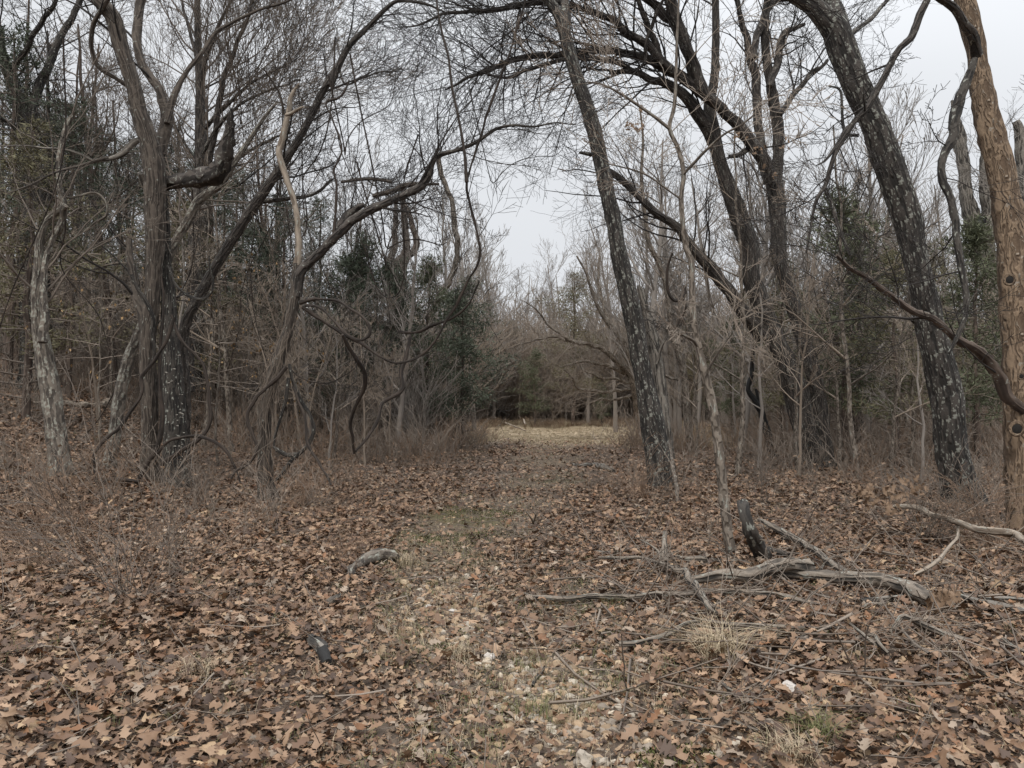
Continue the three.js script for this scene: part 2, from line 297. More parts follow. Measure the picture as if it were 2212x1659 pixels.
{
  const N = 300, K = 330, pos = new Float32Array((N + 1) * (K + 1) * 3), uv = new Float32Array((N + 1) * (K + 1) * 2), col = new Float32Array((N + 1) * (K + 1) * 3), idx = [];
  for (let j = 0; j <= K; j++) for (let i = 0; i <= N; i++) {
    const a = i / N * 2 - 1, b = j / K, x = Math.sign(a) * (11 * Math.abs(a) + 129 * Math.pow(Math.abs(a), 5)), z = 12 - (26 * b + 146 * Math.pow(b, 5)), o = j * (N + 1) + i;
    pos.set([x, groundY(x, z), z], o * 3); uv.set([x / 2.4, z / 2.4], o * 2);
    const mo = mossAt(x, z) * smooth(0.3, 0.6, fbm(x * 2, z * 2, 3, 0, 12)), cl = clearing(x, z), pm = pathMask(x, z) * 0.6, n = fbm(x * 0.8, z * 0.8, 3, 0, 20);
    const c = [0.135, 0.092, 0.062].map((v) => v * (0.7 + 0.6 * n));
    const mix = (t, q) => { for (let k = 0; k < 3; k++) c[k] = lerp(c[k], q[k], clamp(t, 0, 1)); };
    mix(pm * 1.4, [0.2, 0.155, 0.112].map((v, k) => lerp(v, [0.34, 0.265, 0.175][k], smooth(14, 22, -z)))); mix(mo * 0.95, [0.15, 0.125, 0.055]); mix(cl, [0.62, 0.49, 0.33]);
    col.set(c, o * 3);
    if (i < N && j < K) idx.push(o, o + 1, o + N + 1, o + 1, o + N + 2, o + N + 1);
  }
  const g = new THREE.BufferGeometry();
  g.setAttribute('position', new THREE.BufferAttribute(pos, 3)); g.setAttribute('uv', new THREE.BufferAttribute(uv, 2)); g.setAttribute('color', new THREE.BufferAttribute(col, 3)); g.setIndex(idx); g.computeVertexNormals();
  const h = new Float32Array(512 * 512);
  R = rng(5);
  for (let j = 0; j < 512; j++) for (let i = 0; i < 512; i++) h[j * 512 + i] = 0.5 * fbm(i / 512 * 24, j / 512 * 24, 4, 24, 50);
  for (let k = 0; k < 5200; k++) { // crumbs of leaf and bits of twig in the soil
    const x = R() * 512, y = R() * 512, an = R() * 6.28, l = rr(2, 9), w = R() < 0.4 ? 0.8 : rr(1, 4), v = rr(0.25, 1);
    for (let t = -l; t <= l; t += 0.7) for (let s = -w; s <= w; s += 0.7) { const i = (Math.round(x + Math.cos(an) * t - Math.sin(an) * s) + 1024) % 512, j = (Math.round(y + Math.sin(an) * t + Math.cos(an) * s) + 1024) % 512; h[j * 512 + i] = lerp(h[j * 512 + i], v, 0.8); }
  }
  const map = tex(512, 512, (u, v) => { const q = h[Math.floor(v * 512) * 512 + Math.floor(u * 512)]; return [0.35 + 0.95 * q, 0.36 + 0.9 * q, 0.38 + 0.84 * q].map((x) => x * 0.78); }, false);
  map.colorSpace = THREE.NoColorSpace;
  const bump = tex(512, 512, (u, v) => { const q = h[Math.floor(v * 512) * 512 + Math.floor(u * 512)]; return [q, q, q]; }, false);
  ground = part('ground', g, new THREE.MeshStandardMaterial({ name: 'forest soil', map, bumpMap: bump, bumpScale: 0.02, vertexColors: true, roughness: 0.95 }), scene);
  tag(ground, 'brown forest floor of soil and old leaves with a worn trail', null, null, 'structure');
}

// ---------------------------------------------------------------- fallen leaves
function leafGeometry(seed) {
  const q = rng(seed), S = [], lobes = 2 + Math.floor(q() * 3), wide = 0.24 + 0.16 * q(), bend = (q() - 0.4) * 2.6, roll = (q() - 0.35) * (q() < 0.5 ? 9 : 4), twist = (q() - 0.5) * 1.8, sk = (q() - 0.5) * 0.5;
  S.push([-0.14, 0.006, -0.14], [0.02, 0.01, 0.02], [0.13, 0.02, 0.13]);
  for (let k = 0; k < lobes; k++) {
    const t0 = 0.15 + 0.72 * k / lobes, env = Math.pow(Math.sin(Math.PI * (0.18 + 0.72 * (k + 0.5) / lobes)), 0.8);
    S.push([t0 + 0.05, wide * (0.35 + 0.2 * q()) * env, t0 + 0.03], [t0 + 0.15 + 0.07 * q(), wide * (0.85 + 0.4 * q()) * env, t0 + 0.1], [t0 + 0.21, wide * (0.55 + 0.2 * q()) * env, t0 + 0.17]);
  }
  S.push([0.9, wide * 0.2, 0.9], [1, 0.004, 0.98]);
  const P = [], I = [], lx = (w) => (Math.abs(roll) < 0.3 ? [w, 0] : [Math.sin(w * roll) / roll, (1 - Math.cos(w * roll)) / roll]), bx = (t) => (Math.abs(bend) < 0.2 ? [t, 0] : [Math.sin(t * bend) / bend, (1 - Math.cos(t * bend)) / bend]);
  const f = (t, w) => { const x = t - 0.5, tw = twist * x, [cw, ch] = lx(w), [cx, cy] = bx(x), h = 0.05 * (vnoise(t * 7 + seed, w * 9, 0, seed) - 0.5); return [cw * Math.cos(tw) - (ch + h) * Math.sin(tw) + sk * x * x, cy + cw * Math.sin(tw) + (ch + h) * Math.cos(tw), cx]; };
  S.forEach(([t, w, m], k) => {
    const a = w * (0.8 + 0.4 * q()), c = w * (0.8 + 0.4 * q()), h = (m + t) / 2;
    P.push(...f(t, a), ...f(h, a * 0.5), ...f(m, 0), ...f(h, -c * 0.5), ...f(t, -c));
    if (k) for (let i = 0; i < 4; i++) { const e = (k - 1) * 5 + i, g = k * 5 + i; I.push(e, e + 1, g, g, e + 1, g + 1); }
  });
  const g = new THREE.BufferGeometry(); g.setAttribute('position', new THREE.BufferAttribute(new Float32Array(P), 3)); g.setIndex(I); g.computeVertexNormals(); g.computeBoundingBox();
  g.translate(0, -g.boundingBox.min.y * 0.6, 0);
  return g;
}
function scrapGeometry(seed) { // a torn piece of old leaf
  const q = rng(seed), n = 6, P = [0, 0.12 * (q() - 0.3), 0], I = [];
  for (let k = 0; k < n; k++) { const a = k / n * 6.283 + q() * 0.5, r = 0.25 + 0.35 * q(); P.push(Math.cos(a) * r * 0.7, 0.3 * (q() - 0.4), Math.sin(a) * r); I.push(0, 1 + (k + 1) % n, 1 + k); }
  const g = new THREE.BufferGeometry(); g.setAttribute('position', new THREE.BufferAttribute(new Float32Array(P), 3)); g.setIndex(I); g.computeVertexNormals(); return g;
}
const LEAF = Array.from({ length: 22 }, (_, k) => leafGeometry(100 + k * 17));
const TONE = [[0.3, 0.205, 0.14], [0.235, 0.15, 0.095], [0.37, 0.265, 0.185], [0.165, 0.1, 0.063], [0.095, 0.06, 0.042], [0.33, 0.275, 0.225], [0.245, 0.13, 0.068], [0.43, 0.32, 0.21]];
for (const t of TONE) { t[0] *= 0.8; t[1] *= 0.735; t[2] *= 0.66; }
const TONEW = [0.22, 0.25, 0.1, 0.17, 0.13, 0.07, 0.04, 0.02];
const leafMat = (c) => new THREE.MeshStandardMaterial({ name: 'dry oak leaf', color: new THREE.Color().setRGB(...c), roughness: 0.62 });
{
  R = rng(21);
  const list = [];
  const drop = (d0, d1, per, s0, s1) => {
    const half = 0.86, n = Math.round((d1 * d1 - d0 * d0) * half * per + (d1 - d0) * 2 * per);
    for (let k = 0; k < n; k++) {
      const d = Math.sqrt(lerp(d0 * d0, d1 * d1, R())), x = (R() * 2 - 1) * (half * d + 1), z = -d;
      const pm = Math.max(pathMask(x, z) * 0.96, mossAt(x, z) * 0.9, gravelAt(x, z) * 0.86, clearing(x, z) * 0.95), lump = smooth(0.25, 0.6, fbm(x * 0.9 + 11, z * 0.9, 3, 0, 44));
      if (R() < pm || R() > 0.5 + 0.5 * lump) continue;
      const size = rr(s0, s1) * (R() < 0.4 ? rr(0.45, 0.75) : 1), flat = R() < 0.52;
      const q = new THREE.Quaternion().setFromEuler(new THREE.Euler((R() - 0.5) * (flat ? 0.7 : 1.7), R() * 6.283, (R() - 0.5) * (flat ? 0.7 : 1.7), 'YXZ'));
      if (R() < 0.45) q.multiply(new THREE.Quaternion(0, 0, 1, 0));
      let w = R(), tone = 0; while (tone < 7 && w > TONEW[tone]) w -= TONEW[tone++];
      list.push({ v: Math.floor(R() * LEAF.length), p: [x, groundY(x, z) + rr(0.0, 0.05) + 0.014 * lump, z], q, s: size, tone, f: rr(0.55, 1.28) });
    }
  };
  drop(1.6, 6, 560, 0.06, 0.13); drop(6, 10, 460, 0.065, 0.13); drop(10, 16, 290, 0.075, 0.14); drop(16, 27, 130, 0.1, 0.16); drop(27, 38, 30, 0.13, 0.19);
  for (const l of list) { const [a, b, d] = pix(...l.p); l.score = a > 0 && a < 2212 && b > 0 && b < 1659 ? l.s / d * (1 + l.p[1] * 0) : 0; }
  list.sort((a, b) => b.score - a.score);
  const mats = TONE.map(leafMat), m4 = new THREE.Matrix4();
  list.slice(0, 300).forEach((l) => { const m = part('fallen_leaf', LEAF[l.v], mats[l.tone], ground); m.name = numbered('fallen_leaf'); m.position.set(...l.p); m.position.y += 0.012; m.quaternion.copy(l.q); m.scale.setScalar(l.s); });
  const litter = new THREE.Group(); litter.name = 'leaf_litter'; scene.add(litter);
  tag(litter, 'thick litter of curled brown oak leaves covering the forest floor', 'leaf litter', null, 'stuff');
  const white = leafMat([1, 1, 1]);
  LEAF.forEach((g, v) => {
    const mine = list.slice(300).filter((l) => l.v === v), im = new THREE.InstancedMesh(g, white, mine.length); im.name = 'leaves'; im.castShadow = im.receiveShadow = true;
    mine.forEach((l, k) => { im.setMatrixAt(k, m4.compose(new THREE.Vector3(...l.p), l.q, new THREE.Vector3(l.s, l.s, l.s))); im.setColorAt(k, new THREE.Color().setRGB(...TONE[l.tone].map((c) => c * l.f))); });
    im.userData.kind = 'stuff'; litter.add(im);
  });
  R = rng(23);
  const bits = [];
  for (const [d0, d1, per] of [[1.6, 5, 1500], [5, 9, 900], [9, 15, 380]]) { const n = Math.round((d1 * d1 - d0 * d0) * 0.8 * per); for (let k = 0; k < n; k++) { const d = Math.sqrt(lerp(d0 * d0, d1 * d1, R())), x = (R() * 2 - 1) * (0.8 * d + 0.4), z = -d; if (R() < mossAt(x, z) * 0.6 + gravelAt(x, z) * 0.6) continue; bits.push([x, groundY(x, z) + rr(0.002, 0.02), z]); } }
  for (let v = 0; v < 5; v++) {
    const mine = bits.filter((_, k) => k % 5 === v), im = new THREE.InstancedMesh(scrapGeometry(40 + v), white, mine.length); im.name = 'leaf_scraps'; im.castShadow = im.receiveShadow = true; im.userData.kind = 'stuff';
    mine.forEach((p, k) => { const s2 = rr(0.018, 0.06), q = new THREE.Quaternion().setFromEuler(new THREE.Euler(rr(-0.7, 0.7), R() * 6.28, rr(-0.7, 0.7), 'YXZ')); im.setMatrixAt(k, m4.compose(new THREE.Vector3(...p), q, new THREE.Vector3(s2, s2, s2))); const f = rr(0.6, 1.15), t = TONE[Math.floor(R() * TONE.length)]; im.setColorAt(k, new THREE.Color().setRGB(t[0] * f, t[1] * f, t[2] * f)); });
    litter.add(im);
  }
}

// ---------------------------------------------------------------- instanced scatter helper (what nobody could count)
function scatter(name, label, category, variants, mats, spots, kids = 'stems') {
  const g = new THREE.Group(); g.name = numbered(name); scene.add(g); tag(g, label, category, null, 'stuff');
  const m4 = new THREE.Matrix4(), up = new THREE.Vector3(0, 1, 0);
  variants.forEach((geo, v) => {
    const mine = spots.filter((s, k) => (s.v ?? k) % variants.length === v); if (!mine.length) return;
    const im = new THREE.InstancedMesh(geo, Array.isArray(mats) ? mats[v % mats.length] : mats, mine.length); im.name = kids; im.castShadow = im.receiveShadow = true; im.userData.kind = 'stuff';
    mine.forEach((s, k) => { const q = new THREE.Quaternion().setFromAxisAngle(up, s.a); if (s.tilt) q.premultiply(new THREE.Quaternion().setFromEuler(new THREE.Euler(s.tilt[0], 0, s.tilt[1]))); im.setMatrixAt(k, m4.compose(new THREE.Vector3(s.x, s.y ?? groundY(s.x, s.z), s.z), q, new THREE.Vector3(s.s, s.sy ?? s.s, s.s))); if (s.c) im.setColorAt(k, new THREE.Color().setRGB(...s.c)); });
    g.add(im);
  });
  return g;
}

// ---------------------------------------------------------------- traced trees, from the ones at the sides to the middle
const vineRoot = [];
tracedTree('smooth_barked_tree', 'smooth brown tree forking high up with a snapped curved limb, vines round its foot', 'tree', M.brown, [
  ['trunk', 'E 985,1450,118 972,1200,104 970,1000,100 955,600,100 975,400,105 990,250,95 1000,50,98 A 1008,1500,128 1005,1350,135 1005,1200,140 1000,1080,135 960,900,108 900,720,100 870,570,92 815,400,100 770,250,105 735,120,95 640,0,88', -0.6, { tw: 8, a: 0.6, len: 2.2 }],
  ['limb', 'A 1000,1090,75 1050,930,85 1090,760,72 1040,620,60 930,420,56 890,220,60 910,0,58', 0.5, { tw: 9 }],
  ['limb', 'A 1080,800,40 1105,680,50 1130,615,46 1190,500,34 1300,340,28 1400,200,24 1650,80,20 1880,0,16', 0.8, { tw: 14, a: 0.3 }],
  ['broken_limb', 'A 1040,1200,80 1110,1175,78 1250,1160,86 1370,1125,92 1440,1000,82 1472,870,60 1492,780,46 1505,725,30 1512,690,6', -0.6, { mat: M.oak, tw: 0, off: -0.1, rough: 0.6 }],
  ['limb', 'E 955,500,80 905,340,70 860,150,55 835,20,45 A 832,1560,36', 0.5, { tw: 5 }],
  ['dead_branch', 'A 975,965,40 910,905,38 860,920,42 790,990,40 720,1020,28 600,1035,22 540,1005,18 420,965,14 250,955,12 0,955,10', -0.7, { mat: M.rot, tw: 6, len: 0.9 }],
  ['dead_branch', 'A 700,1020,20 560,1060,18 380,1110,16 200,1200,14 70,1250,10', -1, { tw: 6, len: 0.9, off: -0.5 }],
  ['limb', 'A 830,560,28 720,490,26 640,440,28 590,330,28 600,180,28 660,60,28 700,0,26', -0.8, { tw: 12, len: 1.4 }],
  ['dead_branch', 'A 960,1240,40 935,1170,50 925,1110,55', -0.2, { mat: M.rot, tw: 0, off: -0.25 }],
], { tw: 10, twig: M.twigDark });

const fungusTree = tracedTree('fungus_covered_tree', 'dark furrowed tree with rows of pale shelf fungus, close behind the smooth brown tree', 'tree', M.black, [
  ['trunk', 'E 1150,1500,178 1132,1300,150 1130,1100,146 1122,900,134 1110,700,124 1100,500,112 1090,280,88 1080,50,58 A 1078,1500,48 1068,1350,46 1055,1220,40', 0.4],
], { flare: 0.35 });
{ // small brackets of fungus along the bark that faces the viewer
  R = rng(91);
  const b = fungusTree.base, acc = new Acc();
  for (let k = 0; k < 34; k++) {
    const y = rr(640, 1400), x = 1118 + (y - 700) * 0.028 + (R() < 0.55 ? rr(20, 62) : rr(-60, 50)), p = at(x / 3, 553 + y / 3, b.d - 0.24 + Math.abs(x - 1125) * 0.0022), w = rr(0.01, 0.028), a = rr(-0.2, 0.2);
    acc.tube([[p.x - w, p.y + a * w, p.z, 0.004], [p.x, p.y, p.z - 0.012, 0.011], [p.x + w, p.y - a * w, p.z, 0.004]], 5);
  }
  tag(part('shelf_fungus', acc.build(b), M.fungus, fungusTree), null, null, null, 'stuff');
}

tracedTree('leaning_sapling_tree', 'long slim trunk leaning over the trail and bending at its top', 'tree', M.oak, [
  ['trunk', 'E 1185,1380,85 1195,900,75 1180,600,72 1210,420,70 1290,270,66 1380,100,62 A 1470,1610,66 1560,1470,66 1650,1330,64 1740,1200,60 1830,1070,52 1930,910,50 2000,780,50 2100,580,46 2190,430,42 B 590,560,40 650,420,38 720,290,36 790,220,34 860,150,32 960,50,28 1020,8,24 1080,6,20 1160,14,18 1240,35,16 1290,60,13 1330,75,10', -1.2, { tw: 26, a: 0.45, len: 1.5, grow: 0 }],
  ['limb', 'A 1640,1340,34 1700,1300,36 1800,1300,30 1900,1285,26 1990,1270,22 2070,1240,20 2130,1180,18 2160,1165,10', -0.6, { tw: 6, len: 1 }],
  ['limb', 'B 640,400,16 690,545,16 780,520,14 900,470,12 1000,470,8', -0.5, { tw: 6, len: 0.9 }],
], { twig: M.twigDark });

tracedTree('lichened_tree', 'pale grey lichen-spotted tree with a slight bend, nearest the picture edge by brambles', 'tree', M.grey, [
  ['trunk', 'E 400,1420,125 385,1280,122 365,1130,122 335,930,118 300,720,112 280,600,104 252,450,92 245,260,78 252,60,56 A 258,1560,50 300,1440,44 420,1330,36', 0.5, { tw: 8 }],
  ['limb', 'E 275,560,60 290,330,50 290,180,42 310,20,40 A 330,1590,36 400,1400,40 395,1250,38 380,1050,36 430,820,36 480,760,34', 0.8, { tw: 8 }],
  ['limb', 'A 420,1330,40 380,1500,34 330,1560,30', 0.3, { tw: 0, off: 0.3 }],
  ['limb', 'A 390,1240,16 440,1280,15 520,1260,15 620,1250,16 680,1310,18 690,1390,18 620,1440,18 550,1500,14', 0.3, { tw: 3, off: 0.3, len: 0.7 }],
], { twig: M.twig });

tracedTree('dark_forked_tree', 'dark tree with a wide fork standing uphill behind the pale lichened tree', 'tree', M.black, [
  ['trunk', 'E 195,870,135 195,760,120 188,560,100 172,300,90 155,100,80 A 175,1540,75 208,1250,72 205,1080,84 175,900,90 140,740,84 95,580,74 40,430,62 10,320,50 0,180,40', 0, { tw: 10 }],
  ['limb', 'A 200,900,60 215,720,58 245,590,58 310,420,50 390,260,46 480,90,40 520,0,38', 1, { tw: 16 }],
  ['limb', 'A 60,480,40 130,380,36 210,240,34 290,120,30 370,0,26', -1, { tw: 14 }],
  ['limb', 'A 280,1330,50 280,1180,46 250,1050,44 225,950,40', 0.5, { off: 1 }],
  ['limb', 'A 180,900,22 90,820,22 0,760,20', -0.6, { tw: 6 }],
], { len: 1.9 });

tracedTree('mossy_leaning_tree', 'lichen-crusted trunk leaning behind the smooth brown tree', 'tree', M.grey, [
  ['trunk', 'E 705,1385,84 740,1200,78 765,1000,76 800,800,78 845,640,74 905,490,66 1000,270,56 A 1140,1560,54 1210,1450,58 1290,1300,60 1420,1200,50 1540,1020,38 1640,870,30 1730,740,22 1800,660,16', 1.5, { tw: 14, a: 0.55 }],
], { twig: M.twig, flare: 0.2 });

tracedTree('tall_fan_tree', 'tall straight grey tree whose fine twigs fan up behind the smooth brown tree', 'tree', M.oak, [
  ['trunk', 'E 1215,880,84 1222,600,78 1235,300,74 A 1262,1500,78 1290,1250,82 1305,1000,84 1300,800,66 1295,560,54 1283,330,46 1280,0,36', 1, { tw: 40, a: 0.35, len: 3.6, d: 20 }],
  ['limb', 'A 1345,1100,46 1380,900,38 1405,700,36 1440,540,32 1500,360,28 1560,200,24 1650,0,18', -1, { tw: 26, len: 3 }],
  ['limb', 'A 1330,830,30 1440,700,26 1560,590,22 1690,500,18 1850,420,14', -1.5, { tw: 18, len: 2.4 }],
  ['limb', 'A 1310,1000,26 1450,760,22 1620,640,18 1800,560,14 1950,520,10', -1.5, { tw: 18, len: 2 }],
  ['limb', 'A 1295,540,26 1350,330,24 1420,160,20 1500,0,16', -0.5, { tw: 18, len: 2.4 }],
  ['limb', 'A 1285,400,24 1240,250,22 1200,100,18 1180,0,16', 0.5, { tw: 14, len: 2.2 }],
  ['limb', 'A 1310,1180,26 1500,1050,22 1700,930,18 1880,860,12', -1, { tw: 16, len: 1.8 }],
], { d: 21, twig: M.twig, flare: 0, two: { n: [6, 4, 3], up: 0.09, spread: 0.75, rmin: 0.0048 } });

const snag = tracedTree('vine_draped_tree', 'crooked tree swathed in vines and pale tendrils, topped by a bare broken snag', 'tree', M.brown, [
  ['trunk', 'E 1735,1590,112 1722,1450,100 1715,1300,98 1712,1150,92 1725,980,86 1765,800,80 1820,620,78 1865,480,76 1895,330,80 1915,200,76 1925,50,66', 0, {}],
  ['bare_snag', 'E 1920,60,56 B 388,1640,44 378,1480,40 370,1385,40 340,1280,38 305,1180,38 280,1080,38 258,980,36 275,880,36 295,780,36 312,700,32 322,620,27 355,570,20 384,538,10', 0.2, { mat: M.bare, tw: 0 }],
  ['snag_stub', 'B 305,745,24 350,725,22 422,690,15', -0.3, { mat: M.bare, tw: 0 }],
  ['limb', 'E 1925,260,60 1950,100,60 B 560,1600,62 660,1510,60 760,1425,56 900,1340,54 1080,1255,48 1180,1195,50 1222,1120,44 1235,1060,38 1290,1000,30 1400,965,26 1550,912,25 1680,830,20 1900,815,14 2180,800,6', -0.8, { tw: 22, a: 0.35, len: 1.3, mat: M.oak }],
  ['limb', 'B 640,1500,50 690,1400,50 740,1355,46 800,1330,30', 0.3, { tw: 5, len: 1, mat: M.oak }],
  ['dead_branch', 'B 870,1270,30 1000,1230,34 1080,1205,34 1180,1195,24 1300,1190,14', -0.4, { tw: 8, len: 0.7, off: 0.3 }],
  ['dead_branch', 'B 660,1180,20 760,1160,24 880,1160,24 1000,1180,20', 0.2, { tw: 10, len: 0.6, off: 0.4 }],
  ['dead_branch', 'B 290,740,16 255,600,14 215,530,13 160,440,10', -0.4, { tw: 3, len: 0.7 }],
], { twig: M.twigDark, rough: 0.25 });
{ // pale dry tendrils that hang down round the trunk and spread to the ground
  R = rng(55);
  const b = snag.base, acc = new Acc();
  for (let k = 0; k < 40; k++) {
    const y0 = rr(350, 900), y1 = y0 + rr(250, 800), pts = []; let x = lerp(1925, 1740, (y0 - 250) / 700) + rr(-50, 60), w = rr(-0.25, 0.12); const d = b.d - rr(0.05, 0.3);
    for (let t = 0; t <= 9; t++) { const y = Math.min(1560, lerp(y0, y1, t / 9)); x += (y1 - y0) / 9 * (w - 0.16 * (y < 950 ? 1 : 0)) + rr(-22, 22); const q = at(x / 3, 553 + y / 3, d + rr(-0.02, 0.02)); pts.push([q.x, q.y, q.z, rr(0.002, 0.0048)]); }
    acc.tube(spline(pts, 0.05), 4, { cap: false });
  }
  tag(part('tendrils', acc.build(b), M.tendril, snag), null, null, null, 'stuff');
}

// ---------------------------------------------------------------- grapevines, each one a thing
const dT = snag.base.d, dL = fungusTree.base.d;
function vine(label, d0, d1, text, o = {}) {
  R = rng(label.length * 131 + label.charCodeAt(5));
  const pts = trace(text, d0, d1, { bow: o.bow ?? 0, grow: o.grow }), s = spline(pts, 0.05); s.forEach((q, k) => { q[3] *= 0.72 * (0.8 + 0.45 * vnoise(k * 0.35, label.length)); }); const base = { x: s[0][0], y: s[0][1], z: s[0][2] };
  for (const q of s) { q[0] += (vnoise(q[1] * 5, q[0] * 5, 0, 71) - 0.5) * 0.03; q[1] += (vnoise(q[0] * 5, q[1] * 5, 0, 72) - 0.5) * 0.03; }
  const root = thing('grapevine', label, 'vine', base), acc = new Acc(); acc.tube(s, 8, { rough: 0.3, tile: true, seed: base.x });
  part('stem', acc.build(base), o.mat ?? M.vine, root);
  (o.forks ?? []).forEach(([a, b, t]) => { const f = spline(trace(t, a, b), 0.05), c = new Acc(); c.tube(f, 7, { rough: 0.25, tile: true }); part('stem', c.build(base), o.mat ?? M.vine, root); });
  if (o.tw) { const tw = new Acc(); sprout(tw, s, o.tw, o.len ?? 0.7, { ...TW, lev: 2, n: [4, 3], a: 0.1, b: 1, rmax: 0.008 }); tag(part('shoots', tw.build(base), M.twigDark, root), null, null, null, 'stuff'); }
  return root;
}
vine('thick vine looping down and back up to the draped tree trunk', dT - 0.2, dT - 0.5, 'F 395,300,36 450,285,30 520,278,26 640,290,26 740,350,26 810,405,26 845,460,26 848,510,25 800,548,24 740,535,25 690,500,27 620,425,28 560,365,28 490,320,28 430,320,34', { bow: -0.6 });
vine('long vine sagging in a wide U from the draped tree and rising to the treetops', dT - 0.2, dT - 1, 'F 410,330,32 520,400,28 620,470,28 700,520,28 830,590,26 900,645,26 960,682,26 1010,695,26 1060,690,25 1150,662,24 1250,580,26 1330,450,26 1420,300,25 1490,150,23 1545,60,22 B 1565,1620,26 1530,1450,26 1500,1320,27 1475,1180,28 1530,1000,22 1600,780,21 1700,500,20 1780,270,18 1855,10,15', { tw: 16, forks: [[dT - 1, dT - 0.6, 'B 1475,1180,26 1460,980,20 1420,750,18 1380,560,18 1360,380,16 1310,180,14 1280,5,12']] });
vine('crooked thick vine hanging between draped tree and stem cluster, nearly touching the ground', dT - 0.4, dT + 0.8, 'F 670,505,30 715,590,32 770,680,35 815,745,38 818,820,36 795,890,36 755,970,36 728,1070,36 735,1180,36 750,1285,26', { forks: [[dT + 0.6, dT + 2.2, 'F 755,1265,16 830,1180,20 900,1060,24 930,955,26 1040,885,30 1064,845,32 1050,760,30 1080,660,30 1110,520,22']] });
vine('kinked slim vine climbing straight above the draped tree', dT - 0.2, dT + 0.2, 'B 615,1570,32 628,1400,24 630,1200,22 618,1100,20 668,985,20 655,890,19 610,780,19 565,665,20 640,640,18 690,580,17 715,520,10', { tw: 6 });
vine('curved vine swinging off the stem cluster up to the evergreen', dT + 1.5, dT + 1, 'F 1030,490,25 1090,497,25 1160,488,25 1280,440,25 1400,395,22 1490,310,18 1560,160,14', { tw: 4 });
vine('vine bowing out and in on the near side of the draped tree foot', dT - 0.3, dT - 0.5, 'E 1860,715,36 1790,790,38 1720,860,40 1660,915,40 1610,1000,38 1605,1080,34 1632,1150,33 1666,1235,32 1640,1310,30 1590,1360,24 1530,1392,20 1500,1440,18', {});
vine('dark vine curling in a hook right beside the draped tree foot', dT - 0.2, dT - 0.4, 'E 1880,700,26 1910,830,30 1960,940,38 2010,1040,40 2032,1120,40 2010,1210,40 1940,1280,42 1880,1340,46 1830,1410,42 1780,1460,30', { mat: M.black, forks: [[dT - 0.35, dT - 0.3, 'E 1930,1290,34 1860,1290,30 1800,1260,28 1772,1235,20'], [dT - 0.3, dT - 0.3, 'E 1870,790,26 1850,940,25 1812,1070,20 1782,1170,18 1775,1240,16']] });
vine('thin vine slanting to the ground past the hooked dark vine', dT - 0.4, dT - 0.9, 'E 1900,850,26 1945,950,30 1980,1080,30 2000,1230,30 2060,1330,26 2115,1420,22 2140,1490,16', {});
vine('slender vine sweeping out level from the draped tree', dT - 0.2, dT - 0.4, 'F 350,740,14 410,795,13 500,820,13 600,815,12 690,775,11 750,720,8', { tw: 5 });
vine('dark vine drooping in a short U off the dark furrowed tree', dL - 0.3, dL - 0.5, 'E 1085,60,24 1110,110,22 1150,200,27 1240,262,25 1320,278,24 1370,240,22 1378,170,18 1360,90,16 1350,0,12', { mat: M.black });
vine('dark vine pressed flat on the smooth brown tree', dL - 0.75, dL - 0.6, 'E 850,120,28 890,210,30 940,285,34 985,380,36 992,480,34 1000,600,30 985,700,24', { mat: M.black });
vine('long vine bowing far out from the smooth brown tree and down to the leaves', dL - 0.8, dL - 1.0, 'E 1130,400,26 1085,530,28 1020,650,28 950,740,34 912,790,36 925,870,27 855,1000,29 770,1110,30 660,1210,30 612,1290,28 608,1370,26 625,1455,20', {});
vine('arched vine bridging from smooth brown tree foot to the ground', dL - 0.9, dL - 1.0, 'E 1020,1280,34 1090,1205,30 1190,1172,30 1310,1168,29 1420,1215,27 1485,1300,26 1530,1375,22 1560,1470,14', {});
vine('stout vine slung in a low loop across the dark furrowed tree', dL - 0.75, dL - 0.5, 'E 1030,1400,52 1060,1345,42 1150,1280,40 1250,1215,40 1330,1140,42 1366,1050,37 1356,950,32 1340,810,24 1300,680,24 1220,600,28 1150,500,32 1115,380,30', {});
vine('twisted vine rising between the smooth and the dark trunks', dL - 0.65, dL - 0.45, 'E 900,1440,46 960,1340,48 1010,1250,44 1042,1140,40 1048,1000,34 1038,850,30 1030,700,26 1045,520,22 1060,300,20 1050,120,18', {});
vine('vine lying along the leaves at the smooth tree foot', dL - 1.1, dL - 0.9, 'E 600,1475,26 700,1452,34 800,1450,38 900,1462,30', {});

